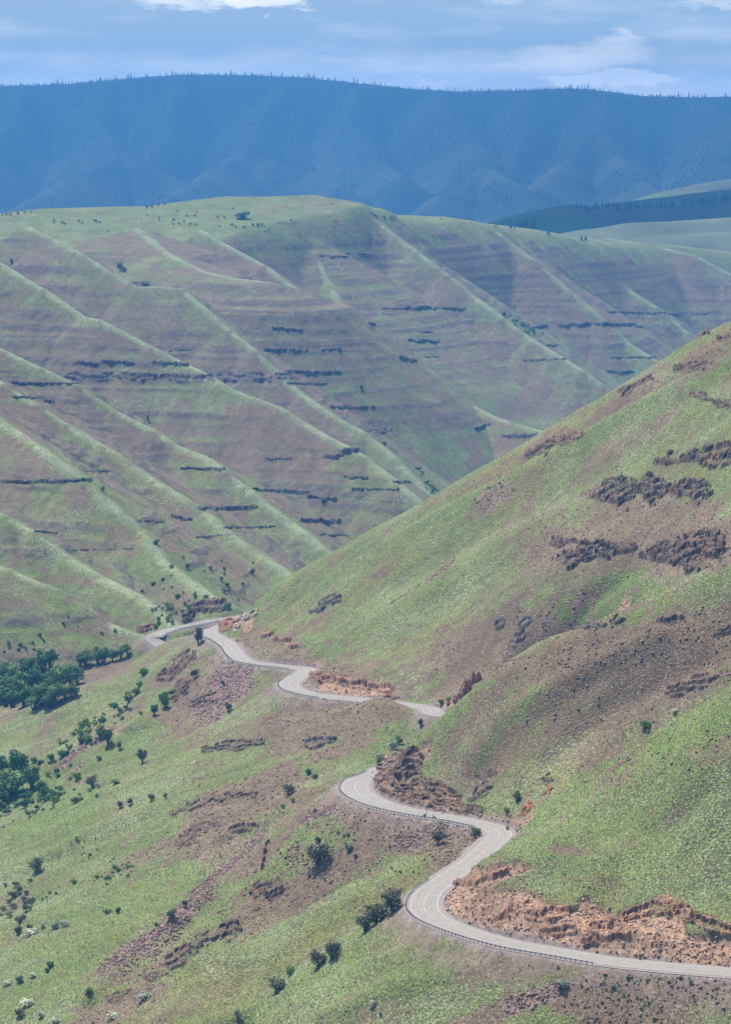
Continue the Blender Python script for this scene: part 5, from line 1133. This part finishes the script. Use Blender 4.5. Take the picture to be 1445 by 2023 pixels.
# ------------------------------------------------------------------ camera, light, sky
cam = bpy.data.objects.new('camera', bpy.data.cameras.new('camera')); C.objects.link(cam)
cam.location = (0, 0, ZC); cam.rotation_euler = (math.pi / 2 - PITCH, 0, 0)
cam.data.sensor_fit = 'VERTICAL'; cam.data.sensor_height = 36; cam.data.sensor_width = 24; cam.data.lens = FPX / 2023 * 36
cam.data.clip_start = .5; cam.data.clip_end = 120000
bpy.context.scene.camera = cam
SAZ = math.radians(-32); SEL = math.radians(61)      # azimuth from +Y towards +X
sd = (math.sin(SAZ) * math.cos(SEL), math.cos(SAZ) * math.cos(SEL), math.sin(SEL))
from mathutils import Vector
sun = bpy.data.objects.new('sun', bpy.data.lights.new('sun', 'SUN')); C.objects.link(sun)
sun.location = (0, 0, ZC + 300)
sun.data.energy = 4.6; sun.data.angle = math.radians(.5); sun.data.color = (1, .96, .9)
sun.rotation_euler = Vector(sd).to_track_quat('Z', 'Y').to_euler()
w = bpy.data.worlds.new('World'); bpy.context.scene.world = w; w.use_nodes = True
wn = w.node_tree; bg = wn.nodes['Background']
sk = wn.nodes.new('ShaderNodeTexSky'); sk.sky_type = 'NISHITA'; sk.sun_disc = False; sk.sun_elevation = SEL; sk.sun_rotation = SAZ
wn.links.new(sk.outputs['Color'], bg.inputs['Color']); bg.inputs['Strength'].default_value = .12
# distant cloud layer: grey-blue bellies with a few sunlit white tops, hanging over the mountains
def WM(op, *a):
    n = wn.nodes.new('ShaderNodeMath'); n.operation = op
    for i, v in enumerate(a):
        if isinstance(v, (int, float)): n.inputs[i].default_value = v
        else: wn.links.new(v, n.inputs[i])
    return n.outputs[0]
wt = wn.nodes.new('ShaderNodeTexCoord'); wx_ = wn.nodes.new('ShaderNodeSeparateXYZ'); wn.links.new(wt.outputs['Generated'], wx_.inputs[0])
yy_ = WM('MAXIMUM', WM('ABSOLUTE', wx_.outputs[1]), .05); az_ = WM('DIVIDE', wx_.outputs[0], yy_); el_ = WM('DIVIDE', wx_.outputs[2], yy_)
def wnoise(sx, sy, det, off=0.0, rough=.55):
    c = wn.nodes.new('ShaderNodeCombineXYZ'); wn.links.new(WM('MULTIPLY', az_, sx), c.inputs[0]); wn.links.new(WM('MULTIPLY', el_, sy), c.inputs[1]); c.inputs[2].default_value = off
    n = wn.nodes.new('ShaderNodeTexNoise'); n.inputs['Scale'].default_value = 1; n.inputs['Detail'].default_value = det; n.inputs['Roughness'].default_value = rough
    wn.links.new(c.outputs[0], n.inputs['Vector']); return WM('SUBTRACT', n.outputs['Fac'], .5)
nA = wnoise(16, 70, 5); nB = wnoise(50, 190, 5, 3.0, .6); nC = wnoise(9, 60, 3, 8.0)
def puff(px, py, rx, ry, amt, hard=1.0):
    a = WM('DIVIDE', WM('SUBTRACT', WM('ADD', az_, WM('MULTIPLY', nA, .03)), (px - 722.5) / FPX), rx / FPX)
    e = WM('DIVIDE', WM('SUBTRACT', WM('ADD', el_, WM('MULTIPLY', nB, .017)), (200 - py) / FPX), ry / FPX)
    d = WM('ADD', WM('MULTIPLY', a, a), WM('MULTIPLY', e, e))
    return WM('MULTIPLY', WM('MINIMUM', WM('MAXIMUM', WM('MULTIPLY', WM('SUBTRACT', 1.0, d), hard), 0.0), 1.0), amt)
br = WM('MINIMUM', WM('MAXIMUM', WM('MULTIPLY', WM('SUBTRACT', .020, el_), 42.0), 0.0), .60)            # paler towards the horizon
for q in ((520, 0, 130, 26, .95, 1.6), (360, 12, 80, 20, .6, 1.2), (1200, 158, 190, 18, .95, 1.6), (1150, 118, 170, 34, .65, 1.3), (1185, 92, 90, 24, .5, 1.1), (950, 145, 420, 34, .55, 1.2), (800, 172, 160, 12, .8, 1.2), (650, 120, 300, 18, .35, 1.0), (1400, 8, 80, 16, .4, 1.2), (1230, 78, 46, 10, .45, 1.0), (980, 5, 60, 14, .35, 1.0)):
    br = WM('MAXIMUM', br, puff(*q))
br = WM('MINIMUM', WM('MAXIMUM', WM('ADD', br, WM('ADD', WM('MULTIPLY', nA, 1.1), WM('ADD', WM('MULTIPLY', nC, .9), WM('MULTIPLY', nB, .35)))), 0.0), 1.0)
cm = wn.nodes.new('ShaderNodeMix'); cm.data_type = 'RGBA'; wn.links.new(br, cm.inputs[0]); cm.inputs[6].default_value = (.30, .47, .70, 1); cm.inputs[7].default_value = (1.08, 1.10, 1.12, 1)
bg2 = wn.nodes.new('ShaderNodeBackground'); wn.links.new(cm.outputs[2], bg2.inputs[0]); bg2.inputs[1].default_value = .64
ms = wn.nodes.new('ShaderNodeMixShader')
cov = WM('MINIMUM', WM('MAXIMUM', WM('MULTIPLY', WM('SUBTRACT', .34, WM('ADD', wx_.outputs[2], WM('MULTIPLY', nC, .3))), 5.0), 0.0), .93)
wn.links.new(cov, ms.inputs[0]); wn.links.new(bg.outputs[0], ms.inputs[1]); wn.links.new(bg2.outputs[0], ms.inputs[2]); wn.links.new(ms.outputs[0], wn.nodes['World Output'].inputs['Surface'])
vs = bpy.context.scene.view_settings; vs.view_transform = 'Standard'; vs.look = 'None'; vs.exposure = .68; vs.gamma = 1
print('done', time.time() - T0)
